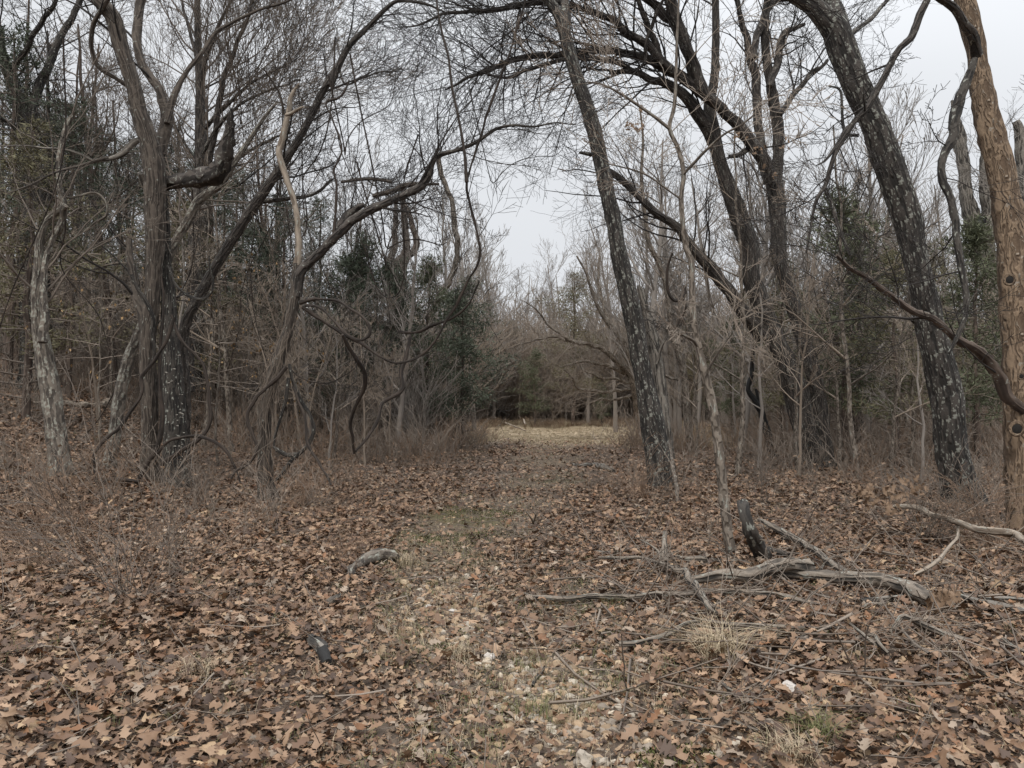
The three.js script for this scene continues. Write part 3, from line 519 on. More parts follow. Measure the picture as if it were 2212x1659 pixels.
// ---------------------------------------------------------------- the stem cluster left of the clearing
tracedTree('multi_stemmed_tree', 'cluster of upright dark stems with many dead side branches, left of the clearing', 'tree', M.cedar, [
  ['trunk', 'F 1000,1190,78 1006,1050,60 1012,900,56 1022,780,56 1005,640,44 985,545,42 998,400,54 1010,200,56 1022,50,55 B 1080,1640,50 1078,1480,44 1065,1300,36 1070,1200,24', 0.3, { tw: 18, a: 0.35, len: 1.3 }],
  ['stem', 'F 955,1150,54 985,1000,44 1040,850,40 1062,720,40 1042,560,46 1042,400,50 1058,180,46 1085,20,42 B 1150,1600,40 1120,1450,32 1080,1330,24', -0.3, { tw: 14, len: 1.2, off: -0.2, flare: 0.3 }],
  ['stem', 'F 975,1140,50 985,900,46 990,600,44 978,300,46 975,60,44 B 1010,1600,40 1015,1440,34 1020,1320,22', 0.4, { tw: 10, len: 1.2, off: 0.3, flare: 0.3 }],
  ['stem', 'F 830,1140,30 845,960,28 850,800,26 840,660,22 870,480,20 900,300,16', 0.6, { tw: 8, off: 0.8, flare: 0.3 }],
  ['stem', 'F 1015,1170,40 1060,900,40 1150,620,40 1260,360,38 1380,130,36 B 1420,1640,36 1400,1440,34 1370,1280,32 1330,1180,30 1305,1080,34 1285,990,26 1300,930,8', -0.4, { tw: 6, mat: M.flaky, off: 0.6 }],
  ['dead_branch', 'F 1050,860,18 1150,865,17 1240,880,16 1300,920,14 1340,935,8', -0.8, { tw: 6, len: 0.6 }],
  ['dead_branch', 'F 1060,800,16 1180,830,15 1320,905,13 1400,945,11 1480,1000,8', -0.9, { tw: 7, len: 0.6 }],
  ['dead_branch', 'F 1040,990,16 1130,960,15 1230,930,14 1320,938,8', -0.8, { tw: 6, len: 0.5 }],
  ['dead_branch', 'F 1040,1040,14 1140,1010,14 1240,1020,13 1330,1035,8', -0.8, { tw: 6, len: 0.5 }],
  ['dead_branch', 'F 1050,700,16 1180,720,15 1300,780,13 1400,820,10', -0.9, { tw: 7, len: 0.6 }],
  ['dead_branch', 'F 1060,600,14 1200,590,14 1350,600,12 1440,580,8', -0.8, { tw: 7, len: 0.6 }],
  ['limb', 'F 760,10,30 830,90,30 875,200,30 930,255,30 985,300,26', 0, { tw: 3, len: 0.8 }],
], { twig: M.twigDark, flare: 0.2 });

// ---------------------------------------------------------------- right of the trail
tracedTree('leaning_oak', 'straight dark lichen-flecked trunk leaning over the trail, foot in red brush', 'tree', M.oakLichen, [
  ['trunk', 'G 1190,1500,162 1165,1300,152 1145,1150,148 1105,950,132 1070,750,126 1030,520,122 985,300,114 930,80,106 C 905,1620,104 880,1450,104 830,1200,97 790,1000,95 742,800,94 690,630,90 640,490,86 600,350,84 568,235,84 535,120,72 490,40,66 455,0,62', -0.6, { tw: 6, a: 0.75 }],
  ['limb', 'C 575,240,60 572,140,62 560,50,58 552,0,55', 0.4, { tw: 6 }],
  ['broken_stub', 'C 735,1005,26 700,998,24 662,994,17', -0.2, { tw: 0 }],
], { len: 1.6, flare: 0.25 });
tracedTree('dead_companion_trunk', 'thin broken dead trunk standing close behind the leaning lichened oak', 'dead trunk', M.rot, [
  ['trunk', 'G 1225,1400,92 1212,1150,84 1190,900,72 1165,700,68 1130,520,60 1085,350,50 1055,230,40 1038,190,14', 0.3],
  ['dead_branch', 'G 1160,700,18 1180,620,18 1210,560,16 1230,520,10', -0.2, { tw: 2, len: 0.5 }],
], { rough: 0.3, flare: 0.2 });
tracedTree('spreading_small_tree', 'small tree behind the leaning oak with long branches sweeping over the clearing', 'tree', M.flaky, [
  ['trunk', 'G 1075,1180,64 1050,1000,60 1030,900,58 1005,790,54 975,640,44 930,540,38 870,470,32 800,370,26 745,250,20 700,110,14 640,0,10', -1, { tw: 20, a: 0.35 }],
  ['limb', 'G 1000,780,44 930,710,40 850,640,34 780,590,30 720,568,26 600,548,20 460,528,14 330,560,10 200,600,6', -2, { tw: 22 }],
  ['limb', 'G 720,568,18 620,560,17 540,510,15 450,440,13 380,350,10 300,290,6', -1.5, { tw: 16, off: -1 }],
  ['limb', 'G 1010,860,22 930,870,20 800,880,20 700,868,18 645,850,16 615,790,14 560,740,8', -2, { tw: 16 }],
  ['limb', 'G 950,760,26 860,720,22 760,690,18 640,690,14 520,720,8', -1.2, { tw: 18 }],
  ['limb', 'G 980,690,30 920,600,26 850,420,22 800,280,18 780,120,14 790,0,10', 1, { tw: 16 }],
  ['limb', 'G 1000,830,22 900,800,18 800,790,14 690,740,10', -0.8, { tw: 14 }],
  ['limb', 'G 1010,900,20 900,930,16 800,930,12 700,960,8', -1.4, { tw: 12 }],
], { twig: M.twigPale, len: 1.5, two: { up: -0.01, wig: 0.3 }, flare: 0.2 });

tracedTree('flaky_sapling', 'slim flaky-barked sapling standing before the others, beside the charred leaning stub', 'sapling', M.flaky, [
  ['trunk', 'K 310,270,68 290,120,62 G 1600,1620,66 1570,1350,60 1540,1100,60 1500,880,62 1465,750,62 1430,600,56 1400,420,46 1385,200,42 1380,20,40 C 1352,1620,36 1322,1400,32 1318,1250,30 1332,1130,30 1295,960,30 1240,830,28 1270,700,26 1285,450,20 1290,250,16 1302,0,12', 0.2, { tw: 12, a: 0.5, len: 1.1 }],
  ['limb', 'C 1240,835,24 1170,780,22 1080,720,20 950,630,16 800,555,12 690,540,8', -0.3, { tw: 8, len: 0.8 }],
  ['limb', 'C 1330,1130,20 1400,1050,19 1500,950,17 1600,860,15 1720,790,13 1800,720,10 1830,650,6', -0.4, { tw: 8, len: 0.7 }],
  ['limb', 'C 1315,1290,12 1200,1200,14 1080,1130,12 950,1090,10 820,1060,8', -0.2, { tw: 6, len: 0.7 }],
  ['limb', 'G 1475,780,20 1530,680,18 1580,600,14 1640,520,8', -0.2, { tw: 5, len: 0.6 }],
  ['limb', 'G 1420,580,22 1340,520,20 1260,480,16', -0.3, { tw: 4, len: 0.6 }],
], { twig: M.twigPale, flare: 0.15 });
tracedTree('pale_sapling', 'pale slim sapling between the leaning oak and the flaky sapling', 'sapling', M.flaky, [
  ['trunk', 'G 1375,1270,48 1355,1000,46 1340,800,46 1315,680,44 1265,520,42 1240,360,38 1215,180,32 1165,30,30 C 1110,1580,30 1085,1400,26 1060,1150,22 1070,900,16 1050,700,10', 0.4, { tw: 14, a: 0.45 }],
  ['limb', 'G 1300,800,18 1240,790,16 1180,760,14', -0.2, { tw: 4, len: 0.6 }],
], { twig: M.twigPale, flare: 0.2 });

tracedTree('arching_oak', 'large dark oak leaning from the brush, its low limb sloping behind the leaning trunk', 'tree', M.oak, [
  ['trunk', 'H 850,1370,178 820,1230,158 780,1080,150 720,850,150 650,670,136 570,470,120 490,270,112 440,110,112 C 1765,1620,112 1715,1470,122 1650,1290,110 1595,1130,98 1545,960,92 1505,760,84 1500,660,70 1528,540,58 1540,300,52 1542,100,46 1540,0,42', 0, { tw: 8, a: 0.75 }],
  ['limb', 'G 1850,530,120 1800,440,104 1700,330,92 1600,190,82 1500,60,76 C 1410,1620,62 1310,1500,56 1230,1430,50 1140,1365,50 1040,1270,46 960,1190,42 890,1130,40 845,1100,34', -0.6, { tw: 14, a: 0.3 }],
  ['limb', 'C 1540,930,84 1470,815,84 1400,700,76 1340,620,66 1270,570,62 1150,515,50 1000,465,42 930,458,34 865,462,24', -1, { tw: 14 }],
  ['limb', 'C 1010,460,30 900,405,34 780,380,34 650,375,32 540,385,28 430,420,26 320,455,24 220,500,20 120,500,16 30,470,12', -2, { tw: 18, off: -0.8 }],
], { tw: 12, len: 1.9 });
tracedTree('twin_crowned_oak', 'oak with several upright stems and long limbs arching left, just behind the arching oak', 'tree', M.oak, [
  ['trunk', 'H 930,1370,118 900,1150,108 870,900,100 825,690,100 765,490,92 705,280,86 645,70,84 C 1952,1620,90 1946,1480,96 1936,1300,108 1920,1180,110 1945,1050,74 1945,850,72 1915,650,68 1880,450,60 1860,250,56 1865,100,50 1880,0,46', 0.5, { tw: 12, a: 0.7 }],
  ['limb', 'C 1900,1180,88 1860,1060,92 1800,960,86 1730,870,78 1650,780,70 1560,690,66 1480,620,66 1380,545,64 1290,480,66 1200,420,72 1080,375,58 970,340,48 850,328,45 740,335,42 650,345,40 540,350,38 430,358,36 300,375,36 180,405,34 80,430,30 0,470,26 B 1650,440,24 1560,470,24 1450,520,18 1330,580,10', -2.2, { tw: 70, a: 0.3, len: 2.3 }],
  ['limb', 'C 1240,450,66 1170,370,54 1090,290,50 1020,235,48 950,190,48 880,145,46 800,100,42 700,60,36 600,35,34 500,25,34 380,25,34 250,40,34 120,60,30 0,72,26 B 1420,85,22 1290,105,18 1180,150,14 1050,170,8', -2.6, { tw: 70, a: 0.15, off: -0.9, len: 2.4 }],
  ['limb', 'C 1860,1050,56 1825,880,54 1812,700,55 1805,520,55 1770,380,50 1735,220,40 1710,100,32 1690,0,28', 0.6, { tw: 16 }],
  ['limb', 'C 1785,380,44 1800,260,48 1845,150,50 1880,50,44 1930,10,38 1990,0,32', 0.8, { tw: 10 }],
  ['limb', 'C 1480,640,70 1420,500,84 1370,370,76 1320,230,74 1275,120,74 1235,0,70', -0.6, { tw: 16, off: -0.6 }],
  ['limb', 'C 1290,130,58 1220,110,60 1150,50,54 1090,0,50', -0.4, { tw: 10, off: -0.8 }],
  ['limb', 'C 1955,740,38 2050,610,34 2150,490,30 2210,440,28 D 850,470,26 935,385,22', 0.6, { tw: 12 }],
  ['limb', 'C 1888,560,44 1935,400,46 1960,300,46 1985,210,40 2060,180,28 2120,150,22', 0.6, { tw: 12 }],
  ['limb', 'C 1800,920,40 1700,1000,30 1640,1010,22', -0.4, { tw: 8 }],
  ['limb', 'C 1190,420,44 1165,330,42 1110,180,40 1060,60,34 1040,0,30', -0.3, { tw: 12, off: -1 }],
  ['limb', 'C 1080,400,26 1100,250,24 1160,80,22 1200,0,18', -0.3, { tw: 8, off: -1.2 }],
], { tw: 12, len: 2.0, two: { n: [4.5, 3.4, 2.4] } });

tracedTree('great_leaning_oak', 'thickest leaning oak with black bark and white lichen patches, forking at the top', 'tree', M.oakLichen, [
  ['trunk', 'H 1830,1600,235 1800,1500,222 1765,1350,205 1735,1200,192 1720,1000,190 1690,820,184 1655,680,180 1600,450,170 1560,250,160 1515,50,150 D 1490,1600,152 1455,1430,176 1400,1250,182 1350,1110,184 1300,960,180 1240,800,165 1180,670,168 1120,540,172 1075,420,174 1030,300,176 990,190,172 900,90,132 830,20,122 790,0,116', -0.6, { tw: 4, a: 0.8 }],
  ['limb', 'D 1040,330,110 1030,200,112 985,90,108 940,0,104', 0.5, { tw: 6 }],
  ['branch_stub', 'H 1520,430,44 1490,412,34 1478,405,22', -0.2, { tw: 0 }],
  ['limb', 'D 1075,240,34 1130,190,32 1190,140,30 1260,70,27 1330,0,22', 0.6, { tw: 8 }],
  ['limb', 'D 1140,880,20 1060,860,20 1010,570,16 940,550,10', 0.5, { tw: 8 }],
], { len: 1.5, flare: 0.18, rough: 0.12 });

const peeled = tracedTree('peeled_dead_tree', 'peeled dead trunk of bare orange-tan wood with knot holes', 'dead tree', M.orange, [
  ['trunk', 'H 2236,1790,200 2225,1550,196 2212,1300,200 2200,1000,205 2185,700,195 2165,400,182 2150,150,176 D 2140,1620,174 2110,1400,166 2080,1200,160 2050,1050,168 2005,900,166 1975,740,154 1945,580,144 1922,450,124 1915,330,112 1880,190,118 1845,60,120 1830,0,116', 0.5, { tw: 3, a: 0.8 }],
  ['limb', 'D 1905,360,70 1870,220,70 1800,140,60 1750,70,54 1690,0,52', -0.5, { tw: 5, mat: M.oak }],
  ['fallen_limb', 'H 2220,1010,60 2110,900,66 2050,770,72 1990,690,76 1900,620,62 1750,510,50 1600,400,48 1450,320,40 1300,225,36 1150,120,34 1060,60,30 985,-10,22', -1.2, { tw: 10, mat: M.cedar, rough: 0.35, len: 1.1 }],
  ['limb', 'D 1890,390,50 1840,530,58 1790,670,64 1752,780,64 1740,900,58 1695,990,52 1678,1100,46 1700,1200,46 1750,1290,48 1770,1450,45 1778,1600,42 H 1795,60,42 1830,240,36 1820,390,30 1770,520,26 1725,620,18', -0.8, { tw: 6, mat: M.black, len: 0.9, off: -0.35 }],
], { d: 0, flare: 0.1, rough: 0.24 });
{ // knots: raised rims round dark hollows
  const b = peeled.base, spots = [[2118, 155, 34], [2165, 1120, 44], [2195, 780, 20]];
  for (const [x, y, w] of spots) {
    const d = b.d - 0.19, p = at(1474.7 + x / 3, 553 + y / 3, d), r = w / 3 * d / FOC;
    const g = new THREE.TorusGeometry(r * 0.85, r * 0.26, 8, 18); g.scale(1, 1.1, 0.9); g.rotateY(-0.35); g.translate(p.x - b.x, p.y - b.y, p.z - b.z);
    const k = part('knot', g, M.orange, peeled), h = new THREE.SphereGeometry(r * 0.8, 12, 8); h.scale(1, 1.1, 0.35); h.rotateY(-0.35); h.translate(p.x - b.x, p.y - b.y, p.z - b.z);
    part('hollow', h, M.hole, k);
  }
}
tracedTree('decaying_trunk', 'grey decaying forked trunk with blackened hollows behind the peeled dead trunk', 'dead tree', M.rot, [
  ['trunk', 'H 2140,1180,100 2110,900,98 2070,600,96 2030,350,100 1995,120,112 D 1935,1570,116 1880,1430,84 1850,1300,74 1825,1120,70 1805,980,70 1785,850,66 1760,720,40 1745,650,14', 0.6, { tw: 6, len: 1.2 }],
  ['limb', 'D 1950,1560,90 1990,1380,92 1968,1200,78 1958,1050,68 1962,930,40', 0.2, { tw: 3 }],
  ['black_hollow', 'D 1900,1500,60 1930,1450,64 1955,1400,44', -0.05, { off: -0.16, mat: M.char, tw: 0 }],
  ['limb', 'H 2190,900,90 2200,500,80 2205,200,70 2205,20,64 D 2200,1180,60 2190,1000,70 2180,850,66 2160,790,44', 0.2, { off: 0.6, mat: M.rot, tw: 2 }],
], { rough: 0.35 });

tracedTree('hanging_branch', 'long forked branch hanging across the thickest leaning oak', 'branch', M.oak, [
  ['trunk', 'D 1585,0,42 1545,80,46 1510,170,48 1480,240,46 1400,320,40 1345,420,40 1300,510,40 1250,600,42 1190,710,38 1110,790,32 1070,860,30 1000,970,30 960,1080,28 925,1200,28 870,1290,24 845,1380,20 825,1500,16 800,1640,10', -0.4, { grow: 0, tw: 14, a: 0.2, len: 0.8 }],
  ['limb', 'D 1110,790,28 1060,860,26 990,970,24 920,1040,16 865,1065,8', -0.4, { tw: 4, len: 0.6 }],
  ['limb', 'D 920,1210,24 960,1310,26 1005,1440,25 1040,1540,22 1085,1650,14', -0.4, { tw: 5, len: 0.7 }],
], { d: 10.2, flare: 0 });

tracedTree('burnt_stem', 'black crooked burnt stem slanting out of the brush before the arching oak', 'dead stem', M.char, [
  ['trunk', 'H 600,1320,50 575,1240,48 545,1130,46 515,1030,42 495,930,28 475,860,20', 0.4],
  ['limb', 'H 510,1010,40 470,940,34 430,870,30 445,750,26 462,600,20 470,500,12', 0.3, { tw: 4, len: 0.7 }],
], { rough: 0.3 });
tracedTree('slender_pole_tree', 'thin pale pole of a sapling alone before the brownish juniper', 'sapling', M.flaky, [
  ['trunk', 'H 1465,1290,32 1455,1100,30 1440,880,30 1425,650,28 1435,500,26 1450,365,24 D 1500,1640,8', 0.2, { tw: 14, a: 0.3, len: 0.8 }],
], { twig: M.twigPale });
tracedTree('twisted_brown_stem', 'twisted brown stem with peeling bark between the twin oaks and the juniper', 'tree', M.cedar, [
  ['trunk', 'H 1150,1330,60 1110,1080,56 1075,880,54 1045,680,48 1010,560,40 960,450,36 900,380,30 860,330,22', 0.5, { tw: 10, a: 0.3 }],
  ['limb', 'H 1070,850,30 1100,650,28 1120,500,28 1140,300,26 1150,150,22', 0.3, { tw: 10 }],
], { twig: M.twigDark, len: 1.1 });
tracedTree('grey_background_trunk', 'straight grey trunk behind the twisted brown stem', 'tree', M.oak, [
  ['trunk', 'H 1140,1180,66 1135,800,58 1128,450,54 1120,100,50 D 1130,1600,48 1120,1300,40', 0.5, { tw: 10, a: 0.4 }],
], { d: 21, flare: 0 });
tracedTree('hooked_liana_tree', 'dark stem bent into a hook hanging between the two slim saplings', 'vine', M.vine, [
  ['trunk', 'C 1260,1640,16 G 1232,60,20 1226,170,22 1240,250,24 1275,288,25 1320,278,26 1345,240,22 1335,190,16', 0.2, { tw: 0, grow: 0 }],
  ['limb', 'G 1330,270,14 1345,340,13 1315,400,12 1290,470,8', 0.1, { tw: 2, len: 0.4 }],
], { d: 9.5, flare: 0 });

// ---------------------------------------------------------------- trees of the wood behind: one of each kind, then clones
function makeBare(seed, H, o = {}) {
  R = rng(seed);
  const g = new THREE.Group(), trunk = new Acc(), tw = new Acc(), n = 14, r0 = o.r ?? H * 0.0125, pts = [];
  let x = 0, z = 0, lx = rr(-0.12, 0.12), lz = rr(-0.1, 0.1);
  for (let k = 0; k <= n; k++) { const t = k / n; x += lx * H / n + rr(-0.06, 0.06); z += lz * H / n + rr(-0.06, 0.06); lx += rr(-0.05, 0.05); pts.push([x, t * H - 0.2, z, r0 * (1 - 0.85 * t) + 0.008]); }
  flare(pts, 0, 0.3); trunk.tube(pts, 8, { tile: true, rough: 0.12, seed });
  const count = o.limbs ?? 11, lo = o.lo ?? 0.28;
  for (let k = 0; k < count; k++) {
    const t = lerp(lo, 0.97, (k + R()) / count), f = t * n, i = Math.min(n - 1, Math.floor(f)), q = pts[i], an = R() * 6.28, up = rr(0.35, 1.1) * (o.upright ?? 1), e = [Math.cos(an), up, Math.sin(an)], l = Math.hypot(...e);
    grow(k % 2 ? tw : trunk, [q[0], q[1], q[2]], e.map((v) => v / l), Math.max(0.012, q[3] * rr(0.4, 0.65)), H * rr(0.2, 0.36) * (1.15 - 0.6 * t), 0, { rmin: o.rmin ?? 0.0065, lev: 3, n: o.n ?? [5, 4, 3], wig: 0.2, up: o.up ?? 0.07, step: 0.35, segs: 6, spread: o.spread ?? 0.85 });
  }
  part('trunk', trunk.build(), o.mat ?? M.far, g); tag(part('twigs', tw.build(), o.twig ?? M.far, g), null, null, null, 'stuff');
  return g;
}
function makeCedar(seed, H, W, mat, o = {}) {
  R = rng(seed);
  const g = new THREE.Group(), trunk = new Acc(), dead = new Acc(), fol = new Acc(), n = 10, pts = [];
  for (let k = 0; k <= n; k++) { const t = k / n; pts.push([rr(-0.06, 0.06) * H * 0.15, t * H - 0.2, rr(-0.06, 0.06) * H * 0.15, H * 0.013 * (1 - 0.9 * t) + 0.01]); }
  trunk.tube(pts, 8, { tile: true, rough: 0.15, seed });
  const lo = o.lo ?? 0.2, nb = o.nb ?? 46;
  for (let k = 0; k < nb; k++) {
    const t = lerp(0.06, 0.98, (k + R()) / nb), y = t * H, an = R() * 6.28, prof = Math.pow(Math.sin(Math.PI * clamp(0.12 + 0.84 * t, 0, 1)), 0.7) * (0.55 + 0.6 * R()), len = W * prof * (t > 0.85 ? 0.6 : 1);
    const e = [Math.cos(an), rr(-0.15, 0.28), Math.sin(an)], l = Math.hypot(...e), b = []; let q = [0, y, 0], d = e.map((v) => v / l);
    for (let s = 0; s <= 6; s++) { b.push([q[0], q[1], q[2], Math.max(0.006, 0.028 * (1 - t * 0.5) * (1 - s / 7))]); d = [d[0] + rr(-0.2, 0.2), d[1] + rr(-0.12, 0.16), d[2] + rr(-0.2, 0.2)]; q = q.map((v, m) => v + d[m] * len / 6); }
    dead.tube(b, 4, { cap: false });
    if (t < lo) { sprout2(dead, b); continue; }
    if (R() < (o.gap ?? 0.16)) { sprout2(dead, b); continue; }
    for (let s = 1; s <= 6; s++) { const c = b[s], many = Math.round((o.dens ?? 14) * 1.9 * (0.5 + R()));
      for (let m = 0; m < many; m++) {
        const rad = 0.1 + 0.22 * R(), v = turned([0, 1, 0], R() * 3.1), p = [c[0] + v[0] * rad * 1.3, c[1] + v[1] * rad * 0.8, c[2] + v[2] * rad * 1.3], nrm = turned([0, 1, 0], R() * 1.6), u = turned([d[0] * 0.3 + v[0], 0.25 + v[1] * 0.4, d[2] * 0.3 + v[2]].map((x) => x * 0.8), 0.7);
        for (let h = 0; h < 2; h++) { const w = turned(u, 0.5), L = rr(0.1, 0.24), side = turned(w, 1.57), T = rr(0.009, 0.02); const gn = [side[1] * w[2] - side[2] * w[1], side[2] * w[0] - side[0] * w[2], side[0] * w[1] - side[1] * w[0]], sg = gn[1] + 0.3 * (gn[0] * v[0] + gn[2] * v[2]) < 0 ? -1 : 1, fn = gn.map((q5) => q5 * sg); fol.tri([p[0] - side[0] * T * sg, p[1] - side[1] * T * sg, p[2] - side[2] * T * sg], [p[0] + side[0] * T * sg, p[1] + side[1] * T * sg, p[2] + side[2] * T * sg], [p[0] + w[0] * L, p[1] + w[1] * L, p[2] + w[2] * L], fn); }
      } }
  }
  part('trunk', trunk.build(), M.cedar, g); tag(part('branches', dead.build(), M.twig, g), null, null, null, 'stuff'); tag(part('foliage', fol.build(), mat, g), null, null, null, 'stuff');
  return g;
}
function sprout2(acc, b) { for (let s = 2; s < b.length; s += 1) { const e = turned([0.5, 0.2, 0.3], R() * 3); grow(acc, b[s].slice(0, 3), e, 0.006, 0.5 * R() + 0.15, 1, { rmin: 0.005, lev: 2, n: [2, 2], wig: 0.3, step: 0.15 }); } }

const used = new Set(), toLabel = [];
const MARKS = [[110, 'pale lichened tree'], [330, 'smooth brown tree'], [600, 'vine-draped tree'], [850, 'stem cluster'], [1000, 'blue-green cedar'], [1380, 'leaning lichened oak'], [1470, 'pale slim sapling'], [1560, 'flaky sapling'], [1660, 'burnt black stem'], [1740, 'arching oak'], [1850, 'twisted brown stem'], [1960, 'thin pale pole'], [2060, 'thickest leaning oak'], [2200, 'peeled dead trunk']];
const ORD = 'first second third fourth fifth sixth seventh eighth ninth tenth eleventh twelfth thirteenth fourteenth fifteenth sixteenth seventeenth eighteenth nineteenth twentieth twenty-first twenty-second twenty-third twenty-fourth'.split(' ');
function labelLater(o, what, how = 'behind') { const [px, , d] = pix(o.position.x, 1.6, o.position.z); toLabel.push({ o, what, how, d, mark: MARKS.reduce((a, b) => (Math.abs(b[0] - px) < Math.abs(a[0] - px) ? b : a))[1] }); }
function labelAll() { const by = {}; for (const t of toLabel) (by[t.what + ' ' + t.how + ' the ' + t.mark] ??= []).push(t); for (const [k, v] of Object.entries(by)) v.sort((a, b) => a.d - b.d).forEach((t, i) => { t.o.userData.label = v.length > 1 ? k + ', ' + ORD[i] + ' in depth' : k; }); }
function plant(proto, name, label, category, group, x, z, s = 1, turn = 0, sy) {
  const first = !used.has(proto), o = first ? proto : proto.clone(); used.add(proto);
  o.name = numbered(name); o.position.set(x, groundY(x, z), z); o.rotation.set(0, turn, 0); o.scale.set(s, sy ?? s, s);
  o.userData = {}; tag(o, label, category, group); scene.add(o); if (group) labelLater(o, label);
  return o;
}
const atPx = (px, d) => [(px - CX) / FOC * d, -d];

const bare = [makeBare(301, 12), makeBare(302, 13, { limbs: 13, upright: 1.4, spread: 0.7 }), makeBare(303, 11, { lo: 0.4, limbs: 10 }), makeBare(304, 14, { limbs: 14, upright: 1.6, up: 0.12 })];
const pole = [makeBare(311, 7, { r: 0.045, limbs: 9, rmin: 0.006, n: [5, 3, 2], mat: M.far, twig: M.thicket }), makeBare(312, 6, { r: 0.035, limbs: 8, rmin: 0.006, n: [5, 3, 2], lo: 0.35, upright: 1.5, mat: M.thicket, twig: M.thicket }), makeBare(313, 8, { r: 0.06, limbs: 9, rmin: 0.006, n: [5, 3, 2], lo: 0.3, mat: M.flaky, twig: M.thicket })];
const darkTree = [makeBare(321, 13, { r: 0.17, limbs: 10, lo: 0.45, mat: M.black, twig: M.twig }), makeBare(322, 12, { r: 0.14, limbs: 9, lo: 0.5, mat: M.cedar, twig: M.twig })];
const fanTree = [makeBare(331, 9, { r: 0.09, limbs: 16, lo: 0.3, upright: 2.2, up: 0.13, spread: 0.6, n: [5, 4, 3], rmin: 0.006, mat: M.far, twig: M.far }), makeBare(332, 8, { r: 0.08, limbs: 15, lo: 0.25, upright: 1.8, up: 0.1, spread: 0.7, n: [5, 4, 3], rmin: 0.006, mat: M.far, twig: M.far })];
const cedars = { green: makeCedar(401, 6.5, 1.7, M.green), blue: makeCedar(402, 6, 1.6, M.blue, { dens: 16 }), dull: makeCedar(403, 7, 1.9, M.dull, { gap: 0.28, dens: 10 }), tall: makeCedar(404, 9.5, 2.1, M.blue, { lo: 0.42, nb: 56, gap: 0.22, dens: 11 }) };
R = rng(77);
{ // cedars, placed where the photograph shows them: pixel x, distance, kind, scale, label
  const list = [
    [60, 17, 'dull', 0.95, 'brownish cedar behind the pale lichened tree'], [20, 21, 'tall', 1.05, 'tall dark cedar at the wood corner uphill'],
    [1000, 26, 'blue', 0.95, 'blue-green cedar at the clearing edge beside the stem cluster'], [1155, 46, 'green', 0.72, 'small dark cedar far beyond the clearing'], [1240, 48, 'dull', 1.35, 'yellowish cedar rising above the far thicket'], [1300, 47, 'green', 0.4, 'tiny green cedar under the sweeping branches'],
    [1830, 19.5, 'green', 1.06, 'bright green cedar behind the thickest leaning oak'], [1935, 18, 'dull', 0.72, 'brownish juniper behind the thin pale pole'], [2110, 17, 'green', 0.85, 'green cedar behind the peeled dead trunk'], [1580, 30, 'green', 0.75, 'small green cedar between the flaky sapling and the arching oak'], [1690, 24, 'dull', 0.85, 'sparse brown cedar behind the arching oak'],
  ];
  for (const [px, d, kind, s, label] of list) { const [x, z] = atPx(px, d); plant(cedars[kind], 'cedar_tree', label, 'cedar', null, x, z, s, rr(0, 6.28)); }
  for (const [px, d, kind, s] of [[110, 27, 'tall', 1], [215, 30, 'tall', 1], [330, 26, 'tall', 0.95], [420, 31, 'tall', 1.05], [480, 25, 'tall', 0.85], [560, 29, 'blue', 1.2], [610, 26, 'tall', 0.85], [690, 30, 'tall', 0.95], [780, 27, 'blue', 1.2], [270, 36, 'tall', 1.15], [150, 22, 'tall', 0.9], [520, 37, 'tall', 1.15], [380, 22, 'dull', 0.9]]) { const [x, z] = atPx(px, d); plant(cedars[kind], 'wood_cedar', 'dark wood cedar uphill', 'cedar', 'cedars of the dark wood uphill', x, z, s, rr(0, 6.28)); }
  for (const [px, d, kind, s] of [[850, 27, 'blue', 1.05], [925, 28, 'green', 1.05], [760, 28, 'blue', 1.1]]) { const [x, z] = atPx(px, d); plant(cedars[kind], 'stem_cedar', 'shaggy dark cedar', 'cedar', 'cedars behind the stem cluster', x, z, s, rr(0, 6.28)); }
  for (const [px, d, kind, s] of [[1060, 56, 'green', 1], [1110, 62, 'dull', 1.1], [1360, 55, 'dull', 1], [1420, 52, 'green', 0.9], [1500, 44, 'dull', 0.9], [1180, 60, 'green', 1], [2020, 27, 'dull', 1], [1740, 34, 'green', 1], [2180, 24, 'dull', 1], [1640, 38, 'dull', 1]]) { const [x, z] = atPx(px, d); plant(cedars[kind], 'far_cedar', 'dim distant cedar', 'cedar', 'cedars deep in the wood', x, z, s, rr(0, 6.28)); }
}
function strew(protos, name, label, category, group, count, pxA, pxB, dA, dB, sA, sB, ok = () => true) {
  for (let k = 0, tries = 0; k < count && tries < count * 20; tries++) {
    const d = rr(dA, dB), [x, z] = atPx(rr(pxA, pxB), d); if (!ok(x, z)) continue; k++;
    const s = rr(sA, sB); plant(protos[Math.floor(R() * protos.length)], name, label, category, group, x, z, s, rr(0, 6.28), s * rr(0.85, 1.1));
  }
}
const offClearing = (x, z) => clearing(x, z) < 0.05;
strew(darkTree, 'dark_wood_tree', 'straight dark trunk uphill', 'tree', 'dark trunks of the wood uphill', 30, -60, 640, 23, 42, 0.75, 1.05);
strew(pole, 'wood_pole', 'thin pale pole tree uphill', 'sapling', 'thin poles of the wood uphill', 30, -40, 700, 17, 34, 0.6, 1.05);
strew(fanTree, 'fan_tree', 'slender upright-twigged tree', 'tree', 'slender trees behind the stem cluster', 5, 640, 900, 22, 30, 0.85, 1.08);
for (const [px, d, k, sc] of [[1030, 36, 0, 1.15], [975, 31, 1, 1.25], [1070, 50, 0, 1.4], [1270, 48, 1, 1.4], [1335, 40, 0, 1.25], [1385, 32, 1, 1.3], [1215, 56, 0, 1.3]]) { const [x, z] = atPx(px, d); plant(fanTree[k], 'edge_tree', 'bare clearing-edge tree', 'tree', px < 1100 ? 'trees by the blue-green cedar' : 'clearing edge trees by the leaning oak', x, z, sc, rr(0, 6.28)); }
